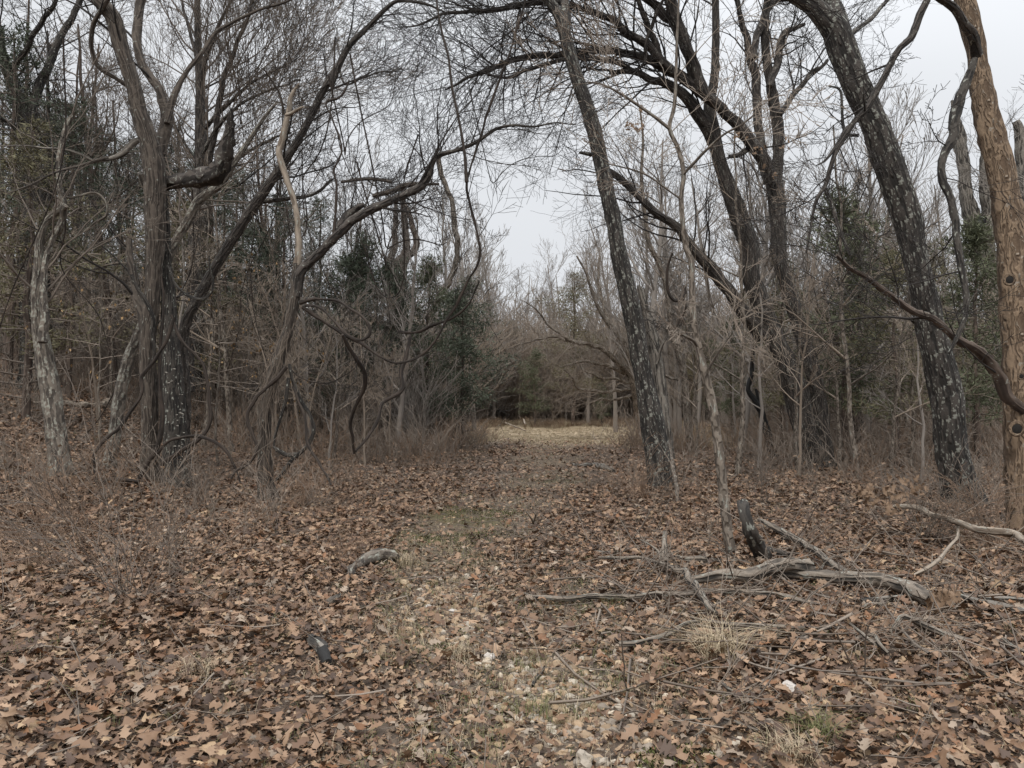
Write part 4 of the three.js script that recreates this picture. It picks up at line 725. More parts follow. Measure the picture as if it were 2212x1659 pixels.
strew(pole, 'vine_pole', 'thin bare stem', 'sapling', 'thin stems behind the vine-draped tree', 11, 470, 880, 17, 27, 0.5, 0.85);
strew(bare, 'far_tree', 'grey bare tree beyond the clearing', 'tree', 'bare trees beyond the clearing', 26, 960, 1500, 55, 82, 0.75, 1.05);
strew(pole, 'far_pole', 'thin sapling beyond the clearing', 'sapling', 'saplings at the clearing far edge', 26, 1000, 1480, 47, 60, 0.7, 1.1, offClearing);
strew(bare, 'side_wood_tree', 'bare grey wood tree', 'tree', 'bare trees behind the leaning oaks', 30, 1420, 2330, 22, 50, 0.75, 1.05);
strew(fanTree, 'side_fan_tree', 'fine-twigged bare tree', 'tree', 'fine-twigged trees behind the leaning oaks', 12, 1400, 2300, 24, 36, 0.9, 1.25);
strew(pole, 'side_pole', 'thin pale brush sapling', 'sapling', 'saplings behind the leaning oaks', 40, 1440, 2280, 15, 32, 0.5, 0.95);

// thin dark vines that sag and hang among the trees left of the trail
for (let k = 0; k < 30; k++) {
  R = rng(900 + k);
  const d = rr(11.5, 17), x0 = rr(60, 1020), y0 = rr(60, 520), wide = rr(30, 240) * (R() < 0.5 ? -1 : 1), hang = R() < 0.4, y1 = hang ? rr(780, 980) : rr(100, 640), sag = hang ? 0 : rr(120, 420), pts = [], r = rr(0.006, 0.016), ph = R() * 9;
  for (let m = 0; m <= 12; m++) { const t = m / 12, p = at(x0 + wide * (hang ? t * t : t) + 26 * Math.sin(t * 7 + ph) * Math.sin(Math.PI * t), lerp(y0, y1, t) + sag * 4 * t * (1 - t) * (0.7 + 0.3 * Math.sin(t * 5 + ph)), d + 0.8 * t); pts.push([p.x, Math.max(p.y, groundY(p.x, p.z) + 0.03), p.z, r * (1 - 0.5 * t)]); }
  const sp = spline(pts, 0.09), b = { x: sp[0][0], y: sp[0][1], z: sp[0][2] }, root = thing('thin_vine', 'thin dark vine hanging', 'vine', b, 'thin vines among the trees by the trail'), acc = new Acc(); acc.tube(sp, 5, { tile: true, rough: 0.2 });
  part('stem', acc.build(b), M.vine, root); const tw = new Acc(); sprout(tw, sp, 6, 0.7, { ...TW, lev: 2, n: [3, 2], a: 0.1, b: 1, rmax: 0.006 }); if (!tw.empty) tag(part('shoots', tw.build(b), M.twigDark, root), null, null, null, 'stuff');
  labelLater(root, 'thin dark vine hanging', 'near');
}

// two beeches that keep their papery leaves
function beech(label, px, d, H, seed, turn) {
  R = rng(seed);
  const [x, z] = atPx(px, d), base = { x, y: groundY(x, z), z }, root = thing('beech_sapling', label, 'sapling', base), st = new Acc(), br = new Acc(), lf = new Acc(), pts = [];
  for (let k = 0; k <= 8; k++) pts.push([rr(-0.05, 0.05), k / 8 * H - 0.1, rr(-0.05, 0.05), 0.03 * (1 - k / 9)]);
  st.tube(pts, 7, { tile: true });
  for (let k = 0; k < 20; k++) {
    const t = rr(0.25, 0.95), an = turn + rr(-1.5, 1.5) + (R() < 0.5 ? Math.PI : 0), len = rr(0.9, 2.1) * (1.1 - 0.5 * t), b = []; let q = [0, t * H, 0], e = [Math.cos(an), rr(-0.05, 0.4), Math.sin(an) * 0.6];
    for (let s = 0; s <= 8; s++) { b.push([q[0], q[1], q[2], Math.max(0.004, 0.011 * (1 - s / 9))]); e = [e[0] + rr(-0.14, 0.14), e[1] + rr(-0.13, 0.09), e[2] + rr(-0.14, 0.14)]; q = q.map((v, m) => v + e[m] * len / 8);
      if (s > 2 && R() < 0.75) { const f = turned(e, 0.9), tip = q.map((v, m) => v + f[m] * rr(0.15, 0.35)); br.tube([[...q, 0.005], [...tip, 0.0035]], 3, { cap: false });
        for (let m = 0; m < 3; m++) if (R() < 0.55) { const c = tip.map((v) => v + rr(-0.06, 0.06)), w = turned([0, -1, 0], 0.9 * R()), sd = turned(w, 1.57), L = rr(0.05, 0.085), T = L * 0.33, nn = turned(w, 1.57); const mid = c.map((v, i) => v + w[i] * L * 0.5), end = c.map((v, i) => v + w[i] * L + nn[i] * 0.015), a = mid.map((v, i) => v + sd[i] * T), bb = mid.map((v, i) => v - sd[i] * T); lf.tri(c, a, end, nn); lf.tri(c, end, bb, nn); } } }
    br.tube(b, 4, { cap: false });
  }
  part('trunk', st.build(), M.flaky, root); tag(part('branches', br.build(), M.twigPale, root), null, null, null, 'stuff'); tag(part('leaves', lf.build(), M.beech, root), null, null, null, 'stuff');
}
beech('leafy tan beech sapling between the pale lichened tree and the smooth brown tree', 215, 16.5, 4.4, 61, 0);
beech('leafy tan beech sapling spreading between the furrowed tree and the draped tree', 470, 16, 4.6, 62, 0.1);
beech('small leafy beech deeper in the shade behind the draped tree', 560, 18.5, 3.8, 63, 0.4);

// ---------------------------------------------------------------- brush, grass, thicket: what reads as one mass
function shrubGeometry(seed, stems, H, spread, r, o = {}) {
  R = rng(seed); const acc = new Acc();
  for (let k = 0; k < stems; k++) { const an = R() * 6.28, e = [Math.cos(an) * spread * R(), 1, Math.sin(an) * spread * R()], l = Math.hypot(...e); grow(acc, [rr(-0.12, 0.12), -0.03, rr(-0.12, 0.12)], e.map((v) => v / l), r * rr(0.7, 1.2), H * rr(0.5, 1.1), o.lev0 ?? 1, { rmin: r * 0.55, lev: 3, n: [4, o.n1 ?? 4, 2], wig: o.wig ?? 0.17, up: o.up ?? 0.02, step: 0.12, segs: 5, spread: 0.8 }); }
  return acc.build();
}
const brush = [shrubGeometry(501, 5, 0.8, 0.9, 0.0062, { n1: 3, wig: 0.24 }), shrubGeometry(502, 5, 1.05, 0.7, 0.0068, { n1: 3, wig: 0.24 }), shrubGeometry(503, 6, 0.6, 1.4, 0.006, { wig: 0.26, n1: 3 }), shrubGeometry(504, 4, 0.9, 1.3, 0.0065, { wig: 0.2, n1: 3 })];
const thicket = [shrubGeometry(511, 8, 4.2, 0.4, 0.017, { n1: 5 }), shrubGeometry(512, 7, 3.4, 0.6, 0.016, { n1: 5 }), shrubGeometry(513, 8, 2.4, 0.7, 0.013, { n1: 5 })];
const grassGeometry = (seed, n, H, lean, w) => { R = rng(seed); const acc = new Acc(); for (let k = 0; k < n; k++) { const an = R() * 6.28, b = [rr(-0.09, 0.09), -0.01, rr(-0.09, 0.09)], h = H * rr(0.5, 1.1), lx = Math.cos(an) * lean * h * R(), lz = Math.sin(an) * lean * h * R(), m = [b[0] + lx * 0.4, h * 0.65, b[2] + lz * 0.4], t = [b[0] + lx * 1.2, h * rr(0.7, 1), b[2] + lz * 1.2], sx = -Math.sin(an) * w, sz = Math.cos(an) * w, nn = [Math.cos(an) * 0.4, 0.9, Math.sin(an) * 0.4]; acc.tri([b[0] - sx, b[1], b[2] - sz], [b[0] + sx, b[1], b[2] + sz], m, nn); acc.tri([m[0] - sx * 0.6, m[1], m[2] - sz * 0.6], [m[0] + sx * 0.6, m[1], m[2] + sz * 0.6], t, nn); acc.tri([b[0] + sx, b[1], b[2] + sz], [m[0] + sx * 0.6, m[1], m[2] + sz * 0.6], m, nn); } return acc.build(); };
R = rng(600);
{
  const spots = [], red = [], tall = [], straw = [];
  const corridor = (x, z) => Math.abs(x - pathX(z) - 0.1) ;
  for (let k = 0; k < 60000 && spots.length < 3400; k++) {
    const d = 6 + 32 * Math.pow(R(), 0.75), x = (R() * 2 - 1) * (0.85 * d + 1), z = -d, c = corridor(x, z), side = x < pathX(z) ? -1 : 1;
    let p = smooth(1.7, 3.4, c) * smooth(7.5, 12, d) * (side < 0 ? 0.17 * (0.4 + 1.3 * smooth(17, 22, d) + 0.5 * smooth(3.2, 4.2, -x) * smooth(13, 9, d)) : 0.36 * (0.35 + 1.0 * smooth(14, 20, d)));
    p *= smooth(0.3, 0.6, fbm(x * 0.5, z * 0.5, 2, 0, 90)) + 0.15;
    const near = Math.hypot(x - 2.3, z + 13.4); if (near < 1.2) p = Math.max(p, 0.16);
    if (side < 0 && x < -2.1 && d > 6.5 && d < 11) p = Math.max(p, 0.13 * smooth(-2.1, -3, x));
    if (clearing(x, z) > 0.3) p = 0;
    if (R() > p) continue;
    spots.push({ x, z, a: R() * 6.28, s: rr(0.45, 1.05) * (d > 17 ? 1.2 : 0.85), v: spots.length, tilt: [rr(-0.3, 0.3), rr(-0.3, 0.3)] });
  }
  scatter('undergrowth', 'tangle of thin reddish-brown brush stems under the trees both sides of the trail', 'brush', brush, [M.twigRed, M.twigPale, M.twig, M.twigPale], spots);
  const held = new THREE.Group(); held.name = 'clinging_leaves'; scene.add(held); tag(held, 'withered leaves caught in the brush stems under the trees', 'leaves', null, 'stuff');
  for (let v = 0; v < 4; v++) { const mine = spots.filter((q, k) => k % 4 === v && q.z > -24), im = new THREE.InstancedMesh(LEAF[v * 3 + 1], M.hang, mine.length), m4 = new THREE.Matrix4(); im.name = 'leaves'; im.userData.kind = 'stuff'; im.castShadow = im.receiveShadow = true; mine.forEach((q, k) => { const sz = rr(0.05, 0.11); im.setMatrixAt(k, m4.compose(new THREE.Vector3(q.x + rr(-0.3, 0.3), groundY(q.x, q.z) + rr(0.08, 0.6), q.z + rr(-0.3, 0.3)), new THREE.Quaternion().setFromEuler(new THREE.Euler(rr(-1.6, 1.6), R() * 6.28, rr(-1, 1))), new THREE.Vector3(sz, sz, sz))); }); held.add(im); }
  for (let k = 0; k < 4200; k++) { const d = k < 1500 ? rr(46, 72) : rr(20, 70), [x, z] = atPx(k < 1500 ? rr(900, 1600) : rr(-200, 2400), d); const lim = x < 0.3 ? 24 : 26; if (clearing(x, z) > 0.02 || Math.abs(x - pathX(z)) < 3.4 && d < 46 || d < lim) continue; tall.push({ x, z, a: R() * 6.28, s: rr(0.55, 1.15) * (d > 44 ? 1.5 : 0.9), v: k, tilt: [rr(-0.1, 0.1), rr(-0.1, 0.1)] }); }
  scatter('thicket', 'grey-brown thicket of bare stems closing the wood beyond the clearing', 'thicket', thicket, [M.thicket, M.far, M.twig], tall);
  for (let k = 0; k < 26000; k++) { const d = rr(22, 56), x = rr(-7, 14), z = -d; const cl = clearing(x, z), ed = smooth(0.02, 0.2, cl) * smooth(0.95, 0.4, cl) * (d < 35 ? smooth(2.2, 3.4, corridor(x, z)) : 1); if (R() < ed * 0.8) red.push({ x, z, a: R() * 6.28, s: rr(0.5, 1.2) * (0.5 + vnoise(x, z, 0, 61)), v: k }); else if (R() < cl * 0.8) straw.push({ x, z, a: R() * 6.28, s: rr(0.4, 0.8), v: 0 }); }
  scatter('rusty_grass', 'fringe of rusty dry grass round the clearing', 'grass', [grassGeometry(521, 34, 0.5, 0.9, 0.004), grassGeometry(525, 40, 0.3, 1.2, 0.004)], [M.redGrass, M.straw], red, 'blades');
  scatter('dry_grass', 'pale short dry grass of the sunlit clearing at the trail end', 'grass', [grassGeometry(522, 26, 0.1, 1.6, 0.008)], M.straw, straw, 'blades');
  const thin = [];
  for (let k = 0; k < 40000; k++) { const d = 3 + 28 * R() * R() + 2 * R(), x = (R() * 2 - 1) * (0.8 * d + 0.5), z = -d; const p = Math.max(0.14 * mossAt(x, z) * 2.2, pathMask(x, z) * 0.22, 0.035, 0.4 * smooth(18, 26, d) * smooth(3.2, 2, corridor(x, z))); if (R() < p) thin.push({ x, z, a: R() * 6.28, s: rr(0.35, 0.9), v: k }); }
  scatter('sparse_grass', 'thin dead grass blades poking through the leaves along the trail', 'grass', [grassGeometry(523, 12, 0.13, 1.2, 0.0028), grassGeometry(524, 14, 0.1, 1.3, 0.003)], [M.straw, M.strawGreen], thin, 'blades');
  const sticks = [];
  for (let k = 0; k < 2600; k++) { const heap = k < 130, d = heap ? rr(4.2, 9) : Math.sqrt(rr(6, 480)), x = heap ? (rr(1250, 2260) - CX) / FOC * d : (R() * 2 - 1) * (0.8 * d + 0.5), z = -d; sticks.push({ x, z, y: groundY(x, z) + rr(0.02, 0.07), a: R() * 6.28, s: heap ? rr(0.7, 2.2) : rr(0.4, 1.2), v: k, tilt: [rr(-0.15, 0.15), rr(-0.15, 0.15)] }); }
  const stick = (seed) => { R = rng(seed); const acc = new Acc(); grow(acc, [-0.3, 0, 0], [1, 0, 0], 0.006, 0.6, 2, { rmin: 0.003, lev: 3, n: [0, 0, 1.4], wig: 0.14, up: 0, step: 0.1, segs: 5 }); return acc.build(); };
  scatter('twig_litter', 'small fallen twigs lying scattered in the leaf litter', 'twigs', [stick(1), stick(2), stick(3), stick(4)], [M.twigPale, M.twig], sticks, 'sticks');
  R = rng(640);
  const peb = [];
  for (let k = 0; k < 46000; k++) { const d = rr(2.6, 9), x = rr(-2.2, 2.6), z = -d, g = gravelAt(x, z); if (R() > g * 0.6 + 0.004 * smooth(1.4, 0.4, Math.abs(x - pathX(z)))) continue; const t = R(), f = rr(0.65, 1.15); peb.push({ x, z, y: groundY(x, z) - 0.002, a: R() * 6.28, s: 0.009 + 0.032 * Math.pow(R(), 3), v: k, tilt: [rr(-0.4, 0.4), rr(-0.4, 0.4)], c: (t < 0.6 ? [0.33, 0.235, 0.15] : t < 0.87 ? [0.29, 0.24, 0.19] : [0.46, 0.4, 0.32]).map((v) => v * f) }); }
  scatter('gravel', 'tan and cream pebbles showing through the leaves on the trail', 'gravel', [stoneGeometry(31, 1), stoneGeometry(32, 1), stoneGeometry(33, 1)], plain('pebble', [1, 1, 1], 0.85), peb, 'pebbles');
}
function stoneGeometry(seed, detail, flat = 0.55) {
  const g = new THREE.IcosahedronGeometry(1, detail), p = g.attributes.position;
  for (let k = 0; k < p.count; k++) { const v = new THREE.Vector3().fromBufferAttribute(p, k), n = 1 + 0.9 * (vnoise(v.x * 1.5 + seed, v.y * 1.2 + v.z * 1.7 + seed, 0, seed) - 0.5) + 0.16 * (vnoise(v.x * 4 + seed, v.y * 4 + v.z * 5, 0, seed + 1) - 0.5); p.setXYZ(k, v.x * n, v.y * n * flat, v.z * n * 0.8); }
  g.computeVertexNormals(); return g;
}

// ---------------------------------------------------------------- stones that can be told apart
const stoneTex = (s, c) => { const map = tex(128, 128, (u, v) => { const n = fbm(u * 6, v * 6, 5, 6, s), q = smooth(0.55, 0.7, fbm(u * 10, v * 10, 3, 10, s + 4)); return c.map((x) => x * (0.55 + 0.7 * n) * (1 - 0.35 * q)); }, true); return new THREE.MeshStandardMaterial({ name: 'stone', map, roughness: 0.85 }); };
const ST = { white: stoneTex(3, [0.55, 0.5, 0.45]), tan: stoneTex(4, [0.55, 0.42, 0.28]), grey: stoneTex(5, [0.36, 0.31, 0.25]), cream: stoneTex(6, [0.5, 0.42, 0.32]) };
[
  ['K', 692, 1150, 150, 'white', 0.55, 'large white rounded stone half sunk in leaves beside dry stalks'], ['J', 968, 948, 84, 'white', 0.7, 'white pitted stone on the trail, largest of the pale ones there'], ['J', 940, 972, 66, 'cream', 0.6, 'flat cream stone tucked against the white pitted stone'], ['J', 948, 1012, 52, 'cream', 0.7, 'small cream stone just below the white pitted pair'],
  ['J', 560, 620, 42, 'white', 0.6, 'small white stone beside a tan stone up the trail'], ['J', 718, 646, 58, 'white', 0.45, 'flat white stone lying alone up the trail'], ['J', 492, 606, 60, 'tan', 0.6, 'tan stone beside the small white stone up the trail'], ['J', 405, 462, 54, 'tan', 0.7, 'tan mossy lump of stone by the lichened log end'],
  ['J', 1030, 1076, 40, 'cream', 1, 'square cream stone standing beside an upright brown leaf'], ['J', 1335, 1190, 66, 'tan', 0.7, 'rough tan stone at the edge of the pebble patch'], ['J', 1208, 1172, 60, 'cream', 0.7, 'cream stone with a dark twig leaning on it'], ['J', 1440, 1290, 70, 'tan', 0.45, 'flat tan stone above another on the bare soil'], ['J', 1440, 1330, 58, 'cream', 0.5, 'flat cream stone just below the flat tan one'],
  ['J', 1750, 1312, 48, 'cream', 0.6, 'pale stone alone on bare dark soil'], ['J', 1992, 1494, 78, 'tan', 0.42, 'brick-like tan stone lying flat near the moss'], ['J', 2112, 1212, 62, 'cream', 0.6, 'cream stone at the edge of the thick leaves'], ['J', 1575, 1618, 150, 'grey', 0.7, 'big grey stone at the bottom edge of the trail'], ['J', 1700, 1640, 90, 'grey', 0.6, 'brown-grey stone next to the big grey stone'], ['J', 1855, 1445, 60, 'cream', 0.6, 'small round cream stone on the soil near the brick-like stone'],
  ['J', 800, 820, 60, 'cream', 0.5, 'dusty cream stone among leaves below the flat white one'], ['J', 1310, 905, 62, 'tan', 0.7, 'brown-tan stone in the middle of the pebble patch'], ['J', 1000, 370, 56, 'cream', 0.5, 'pale flat stone up the trail before the branch pile'], ['J', 1800, 990, 50, 'tan', 0.7, 'round tan stone under the rootlet tangle'],
].forEach(([pc, x, y, w, kind, flat, label], k) => {
  const g0 = onGround(PIECE[pc][0] + x / 3, PIECE[pc][1] + (y + w * 0.2) / 3), r = w / 3 * g0.d / FOC / 2;
  const root = tag(part('stone', stoneGeometry(700 + k, 3, flat), ST[kind], scene), label, 'stone');
  root.scale.setScalar(r); root.position.set(g0.x, g0.y + r * flat * 0.35 + 0.008, g0.z); root.rotation.y = k * 1.7;
});

// ---------------------------------------------------------------- fallen logs, branches and sticks
function fallen(name, label, category, mat, stems, o = {}) {
  R = rng(label.length * 53 + label.charCodeAt(7) * 7);
  let root, base; const tw = new Acc();
  stems.forEach(([pname, text, lift = 0, so = {}], k) => {
    let piece; const pts = [];
    for (const w of text.trim().split(/\s+/)) { if (PIECE[w]) { piece = PIECE[w]; continue; } const [x, y, t, h] = w.split(',').map(Number), lf = h ?? lift; let px = piece[0] + x / 3, py = piece[1] + y / 3, g = onGround(px, py + t / 6); let d = g.d, r = t / 3 * d / FOC / 2;
      if (lf) { const down = lf / g.d * FOC; g = onGround(px, py + t / 6 + down); d = g.d; r = t / 3 * d / FOC / 2; const v = at(px, py, d); pts.push([v.x, v.y, v.z, r]); } else pts.push([g.x, g.y + r * 0.5 + 0.012, g.z, r]); }
    const s = spline(pts, clamp(pts[0][3] * 0.6, 0.025, 0.05)), thick = Math.max(...pts.map((q) => q[3]));
    for (const q of s) { q[0] += (vnoise(q[0] * 4, q[2] * 4, 0, 81) - 0.5) * thick * 0.7; q[1] += (vnoise(q[0] * 5, q[2] * 5, 0, 82) - 0.5) * thick * 0.7; }
    if (!root) { base = { x: s[0][0], y: groundY(s[0][0], s[0][2]), z: s[0][2] }; root = thing(name, label, category, base); }
    const acc = new Acc(); acc.tube(s, thick > 0.03 ? 14 : 8, { rough: so.rough ?? 0.3, tile: true, seed: k + s[0][0] });
    part(pname, acc.build(base), so.mat ?? mat, root);
    if (so.tw ?? o.tw ?? 2) sprout(tw, s, so.tw ?? o.tw ?? 2, o.len ?? 0.4, { ...TW, rmin: 0.0025, rmax: 0.008, lev: 2, n: [3, 2], a: 0.1, b: 1, lift: 0.1, step: 0.1 });
    if (so.cap) { const q = s[so.cap > 0 ? s.length - 1 : 0], p = s[so.cap > 0 ? s.length - 2 : 1], c = new Acc(), e = [0, 1, 2].map((m) => (q[m] - p[m])), l = Math.hypot(...e); c.tube([[q[0], q[1], q[2], q[3] * 0.9], [q[0] + e[0] / l * 0.006, q[1] + e[1] / l * 0.006, q[2] + e[2] / l * 0.006, q[3] * 0.84]], 14, {}); part('cut_end', c.build(base), so.capMat ?? M.cut, root); }
  });
  if (!tw.empty) tag(part('twigs', tw.build(base), M.twigPale, root), null, null, null, 'stuff');
  return root;
}
fallen('charred_stub', 'charred leaning stub with a pale cut top beside the flaky sapling', 'stump', M.black, [['trunk', 'K 500,268,118,0 468,190,96,0.2 435,100,82,0.42 410,10,76,0.64 H 402,1610,72,0.78', 0, { cap: 1, rough: 0.35 }], ['root', 'K 490,245,60 560,250,50 640,270,44 700,296,30']]);
fallen('thick_log', 'thick bark-covered log with a blackened sawn end, uppermost of the pile', 'log', M.log, [['trunk', 'K 70,432,52 180,425,66 300,412,84 420,395,94 520,372,102 640,352,98 740,336,94 818,328,86', 0.1, { cap: 1, capMat: M.char }], ['rear_branch', 'J 1640,262,20 1720,272,24 1850,252,26 2000,240,30 2100,278,28 K 20,310,38 120,305,44 250,315,46 360,325,44 450,335,36']]);
fallen('long_log', 'long grey log running from the thick log to the withered leaf clump', 'log', M.log, [['trunk', 'K 590,408,60 720,402,66 850,405,72 980,420,80 1100,430,86 1220,438,86 1330,456,88 1450,490,92 1540,530,98 1605,566,88', 0.03]]);
fallen('crossed_branch', 'forked grey branch with a short upright stub, crossing the log pile', 'branch', M.log, [['stem', 'J 1670,290,18 1760,292,22 1850,300,24 1960,302,26 2060,328,32 2130,358,38 2200,388,42 K 10,385,46 60,448,52 115,525,52 165,600,42 225,652,22', 0.08], ['stub', 'J 2092,135,28,0.3 2086,200,34,0.2 2088,270,40,0.12 2095,325,40,0.06'], ['twig', 'J 1940,180,12,0.25 2010,220,16,0.2 2060,262,20,0.14 2062,320,18,0.1'], ['twig', 'J 1775,382,14 1850,355,18 1920,336,22 2030,330,26 2120,345,24 2190,370,18']], { tw: 4 });
fallen('long_pale_branch', 'long pale branch lying level below the log pile', 'branch', M.log, [['stem', 'J 1185,525,14 1230,545,20 1320,556,30 1450,566,34 1560,552,38 1650,545,42 1780,548,42 1900,546,42 2050,526,42 2190,528,38 K 40,528,36 120,515,36 260,510,36 400,520,38 520,532,40 640,546,42 750,568,42 840,590,34 930,612,16', 0.03]], { tw: 6 });
fallen('curved_branch', 'slim curved grey branch with a dark butt end nearest the grass clump', 'branch', M.log, [['stem', 'J 1800,852,44 1850,852,46 1930,842,42 2010,828,40 2090,800,38 2160,772,34 K 0,738,28 90,712,28 180,712,28 280,726,30 400,733,32 520,738,32 620,742,30 740,752,26 860,756,24 960,752,20 1060,748,14', 0.04], ['twig', 'J 1965,770,16 2010,785,18 2060,800,14']], { tw: 5 });
fallen('slanting_branch', 'branch slanting down from the charred stub to the long log', 'branch', M.log, [['stem', 'K 490,45,24,0.14 560,80,34,0.12 650,130,40,0.1 740,180,38,0.1 820,225,38,0.1 900,288,46,0.1 980,345,46,0.1 1055,392,40,0.1'], ['twig', 'K 900,375,14,0.06 930,325,16,0.1 990,285,14,0.14 1040,290,10,0.14']]);
fallen('raised_branch', 'pale branch propped up on the brush before the thickest leaning oak', 'branch', M.bare, [['stem', 'H 1370,1622,24,0.35 1450,1628,30,0.36 1540,1640,32,0.36 K 1640,20,32,0.36 1750,50,34,0.36 1850,88,36,0.36 1950,118,44,0.34 2050,130,48,0.32 2130,136,46,0.3 2240,200,42,0.26'], ['fork', 'K 1775,60,14,0.34 1785,110,18,0.28 1780,165,20,0.24 1720,235,24,0.18 1640,325,26,0.1 1570,375,24,0.05 1495,412,16,0.02']], { tw: 5, len: 0.6 });
fallen('elbow_branch', 'bent elbow-shaped branch rising from the leaves below the long log', 'branch', M.log, [['stem', 'K 1345,780,26,0.02 1390,730,34,0.08 1430,680,42,0.14 1470,690,30,0.14 1545,690,18,0.12'], ['stem', 'K 1470,688,30,0.12 1540,725,38,0.07 1650,770,44,0.03 1740,805,46,0.02 1820,832,44,0.01 1950,850,22,0']]);
fallen('jagged_sticks', 'jumble of jagged crossed sticks in the thick leaves', 'sticks', M.log, [['stick', 'K 1085,722,18,0.1 1140,770,24,0.08 1200,825,30,0.06 1265,872,24,0.03'], ['stick', 'K 1190,800,22,0.06 1245,805,28,0.07 1268,850,30,0.05 1330,915,22,0.02'], ['stick', 'K 760,820,16 860,790,18 910,750,18 1000,720,14'], ['stick', 'K 1150,640,20 1200,608,24 1320,598,16']], { tw: 5, len: 0.3 });
fallen('short_stick', 'short thick stick alone near the far corner leaves', 'stick', M.log, [['stem', 'K 1908,1030,24 1960,1058,36 2020,1088,42 2080,1112,38 2130,1128,24']]);
fallen('pale_stick', 'weathered pale stick pointing at the white rounded stone', 'stick', M.log, [['stem', 'K 258,1112,22 300,1150,26 350,1182,30 400,1230,30 470,1245,32 520,1285,26 548,1305,16', 0.02], ['twig', 'K 100,1152,10 180,1178,14 260,1190,14 320,1190,12']], { tw: 3, len: 0.3 });
fallen('thin_forked_stick', 'thin forked stick lying by the brick-like stone', 'stick', M.log, [['stem', 'K -10,1352,16 120,1348,20 250,1344,22 330,1360,24 400,1385,22 490,1418,14', 0.02], ['fork', 'K 320,1364,20 230,1385,20 140,1415,16 70,1455,10', 0.02]]);
fallen('split_log', 'split weathered log at the edge behind the withered leaf clump', 'log', M.rot, [['trunk', 'K 1690,530,30 1800,560,40 1900,580,46 2000,600,48 2120,625,46 2260,655,44'], ['splinter', 'K 1150,582,26 1240,572,36 1330,562,40 1430,560,34'], ['splinter', 'K 1830,556,26 2000,570,34 2120,572,36 2250,585,36']]);
fallen('edge_stick', 'grey stick at the far right edge below the split log', 'stick', M.log, [['stem', 'K 2075,820,20,0.06 2110,852,28,0.05 2160,880,30,0.04 2250,915,28,0.03']]);
fallen('lichened_log', 'short crooked log crusted with white lichen beside the trail', 'log', M.grey, [['trunk', 'J 40,410,36 70,370,52 130,322,68 200,292,84 270,276,86 330,282,70 372,300,40', 0.02, { rough: 0.4 }], ['root', 'I 2190,545,50 2150,580,60 2105,602,40 2000,620,30 1900,650,18']]);
fallen('charred_chunk', 'small grey chunk of wood with a charred end beside the trail', 'log', M.rot, [['trunk', 'I 2010,822,50 2035,840,70 2070,872,76 2095,905,70'], ['charred_end', 'I 2092,905,72 2112,942,74 2125,975,60', 0.01, { mat: M.char }]]);
fallen('background_fallen_branch', 'long pale fallen branch on the slope behind the lichened tree', 'branch', M.bare, [['stem', 'E 215,945,20 320,952,32 430,950,38 540,962,42 640,965,40 700,940,38 745,915,30'], ['stem', 'E 815,920,28 870,930,30 930,940,22']]);
fallen('dark_brush_pile', 'dark fallen branches heaped behind the furrowed tree', 'branches', M.black, [['stem', 'E 1370,1030,16 1450,1045,24 1530,1050,24 1570,1052,16'], ['stem', 'E 1400,1010,12 1480,1015,18 1560,1035,18'], ['stem', 'E 1240,1080,14 1330,1040,18 1420,1030,14']], { tw: 4 });
fallen('pale_wood_pile', 'pale rotten wood lying behind the vine-draped tree', 'wood', M.bare, [['stem', 'E 1770,1055,30 1880,1062,40 1990,1068,44 2080,1080,30'], ['stem', 'E 1890,1095,26 1950,1110,30 2030,1120,24'], ['stem', 'F 300,1170,14 450,1178,20 600,1190,20 700,1196,12']]);
fallen('grey_trail_log', 'grey rotten log beside the trail at the leaning oak foot', 'log', M.rot, [['trunk', 'G 610,1350,16 680,1358,26 740,1350,36 810,1366,40 880,1390,26']]);
fallen('clearing_stick', 'thin pale stick leaning at the clearing edge', 'stick', M.bare, [['stem', 'G 180,1082,8,0.5 240,1105,10,0.3 310,1132,10,0.05'], ['stem', 'G 298,1060,8,0.9 302,1090,12,0.6 305,1115,14,0.3']]);
fallen('bent_pale_sapling', 'thin pale sapling bowed over at the leaning oak foot', 'sapling', M.flaky, [['trunk', 'G 1300,1600,20,0.02 1285,1480,24,0.3 1270,1400,26,0.5 1250,1300,26,0.75 1225,1240,24,0.9 1180,1215,20,0.98 1080,1225,12,0.95', 0], ['shoot', 'G 1190,1160,10,1.1 1230,1030,14,1.5 1190,950,20,1.75 1150,880,18,1.9 1090,840,8,2']], { tw: 3 });
fallen('dark_twig', 'dark twig curling against the cream stone on the trail', 'twig', M.black, [['stem', 'J 1235,1140,26 1260,1090,24 1300,1060,20 1320,1000,12,0.06']]);
fallen('trail_twig', 'short grey twig alone before the branch pile', 'twig', M.log, [['stem', 'J 925,405,16 955,428,18 985,450,12']]);
fallen('snapped_stalk', 'snapped dead stalk sticking up from the trail', 'stalk', M.bare, [['stem', 'J 1245,80,14,0 1230,40,14,0.14 1200,0,10,0.26'], ['stem', 'J 1245,80,14,0 1260,20,12,0.2']]);

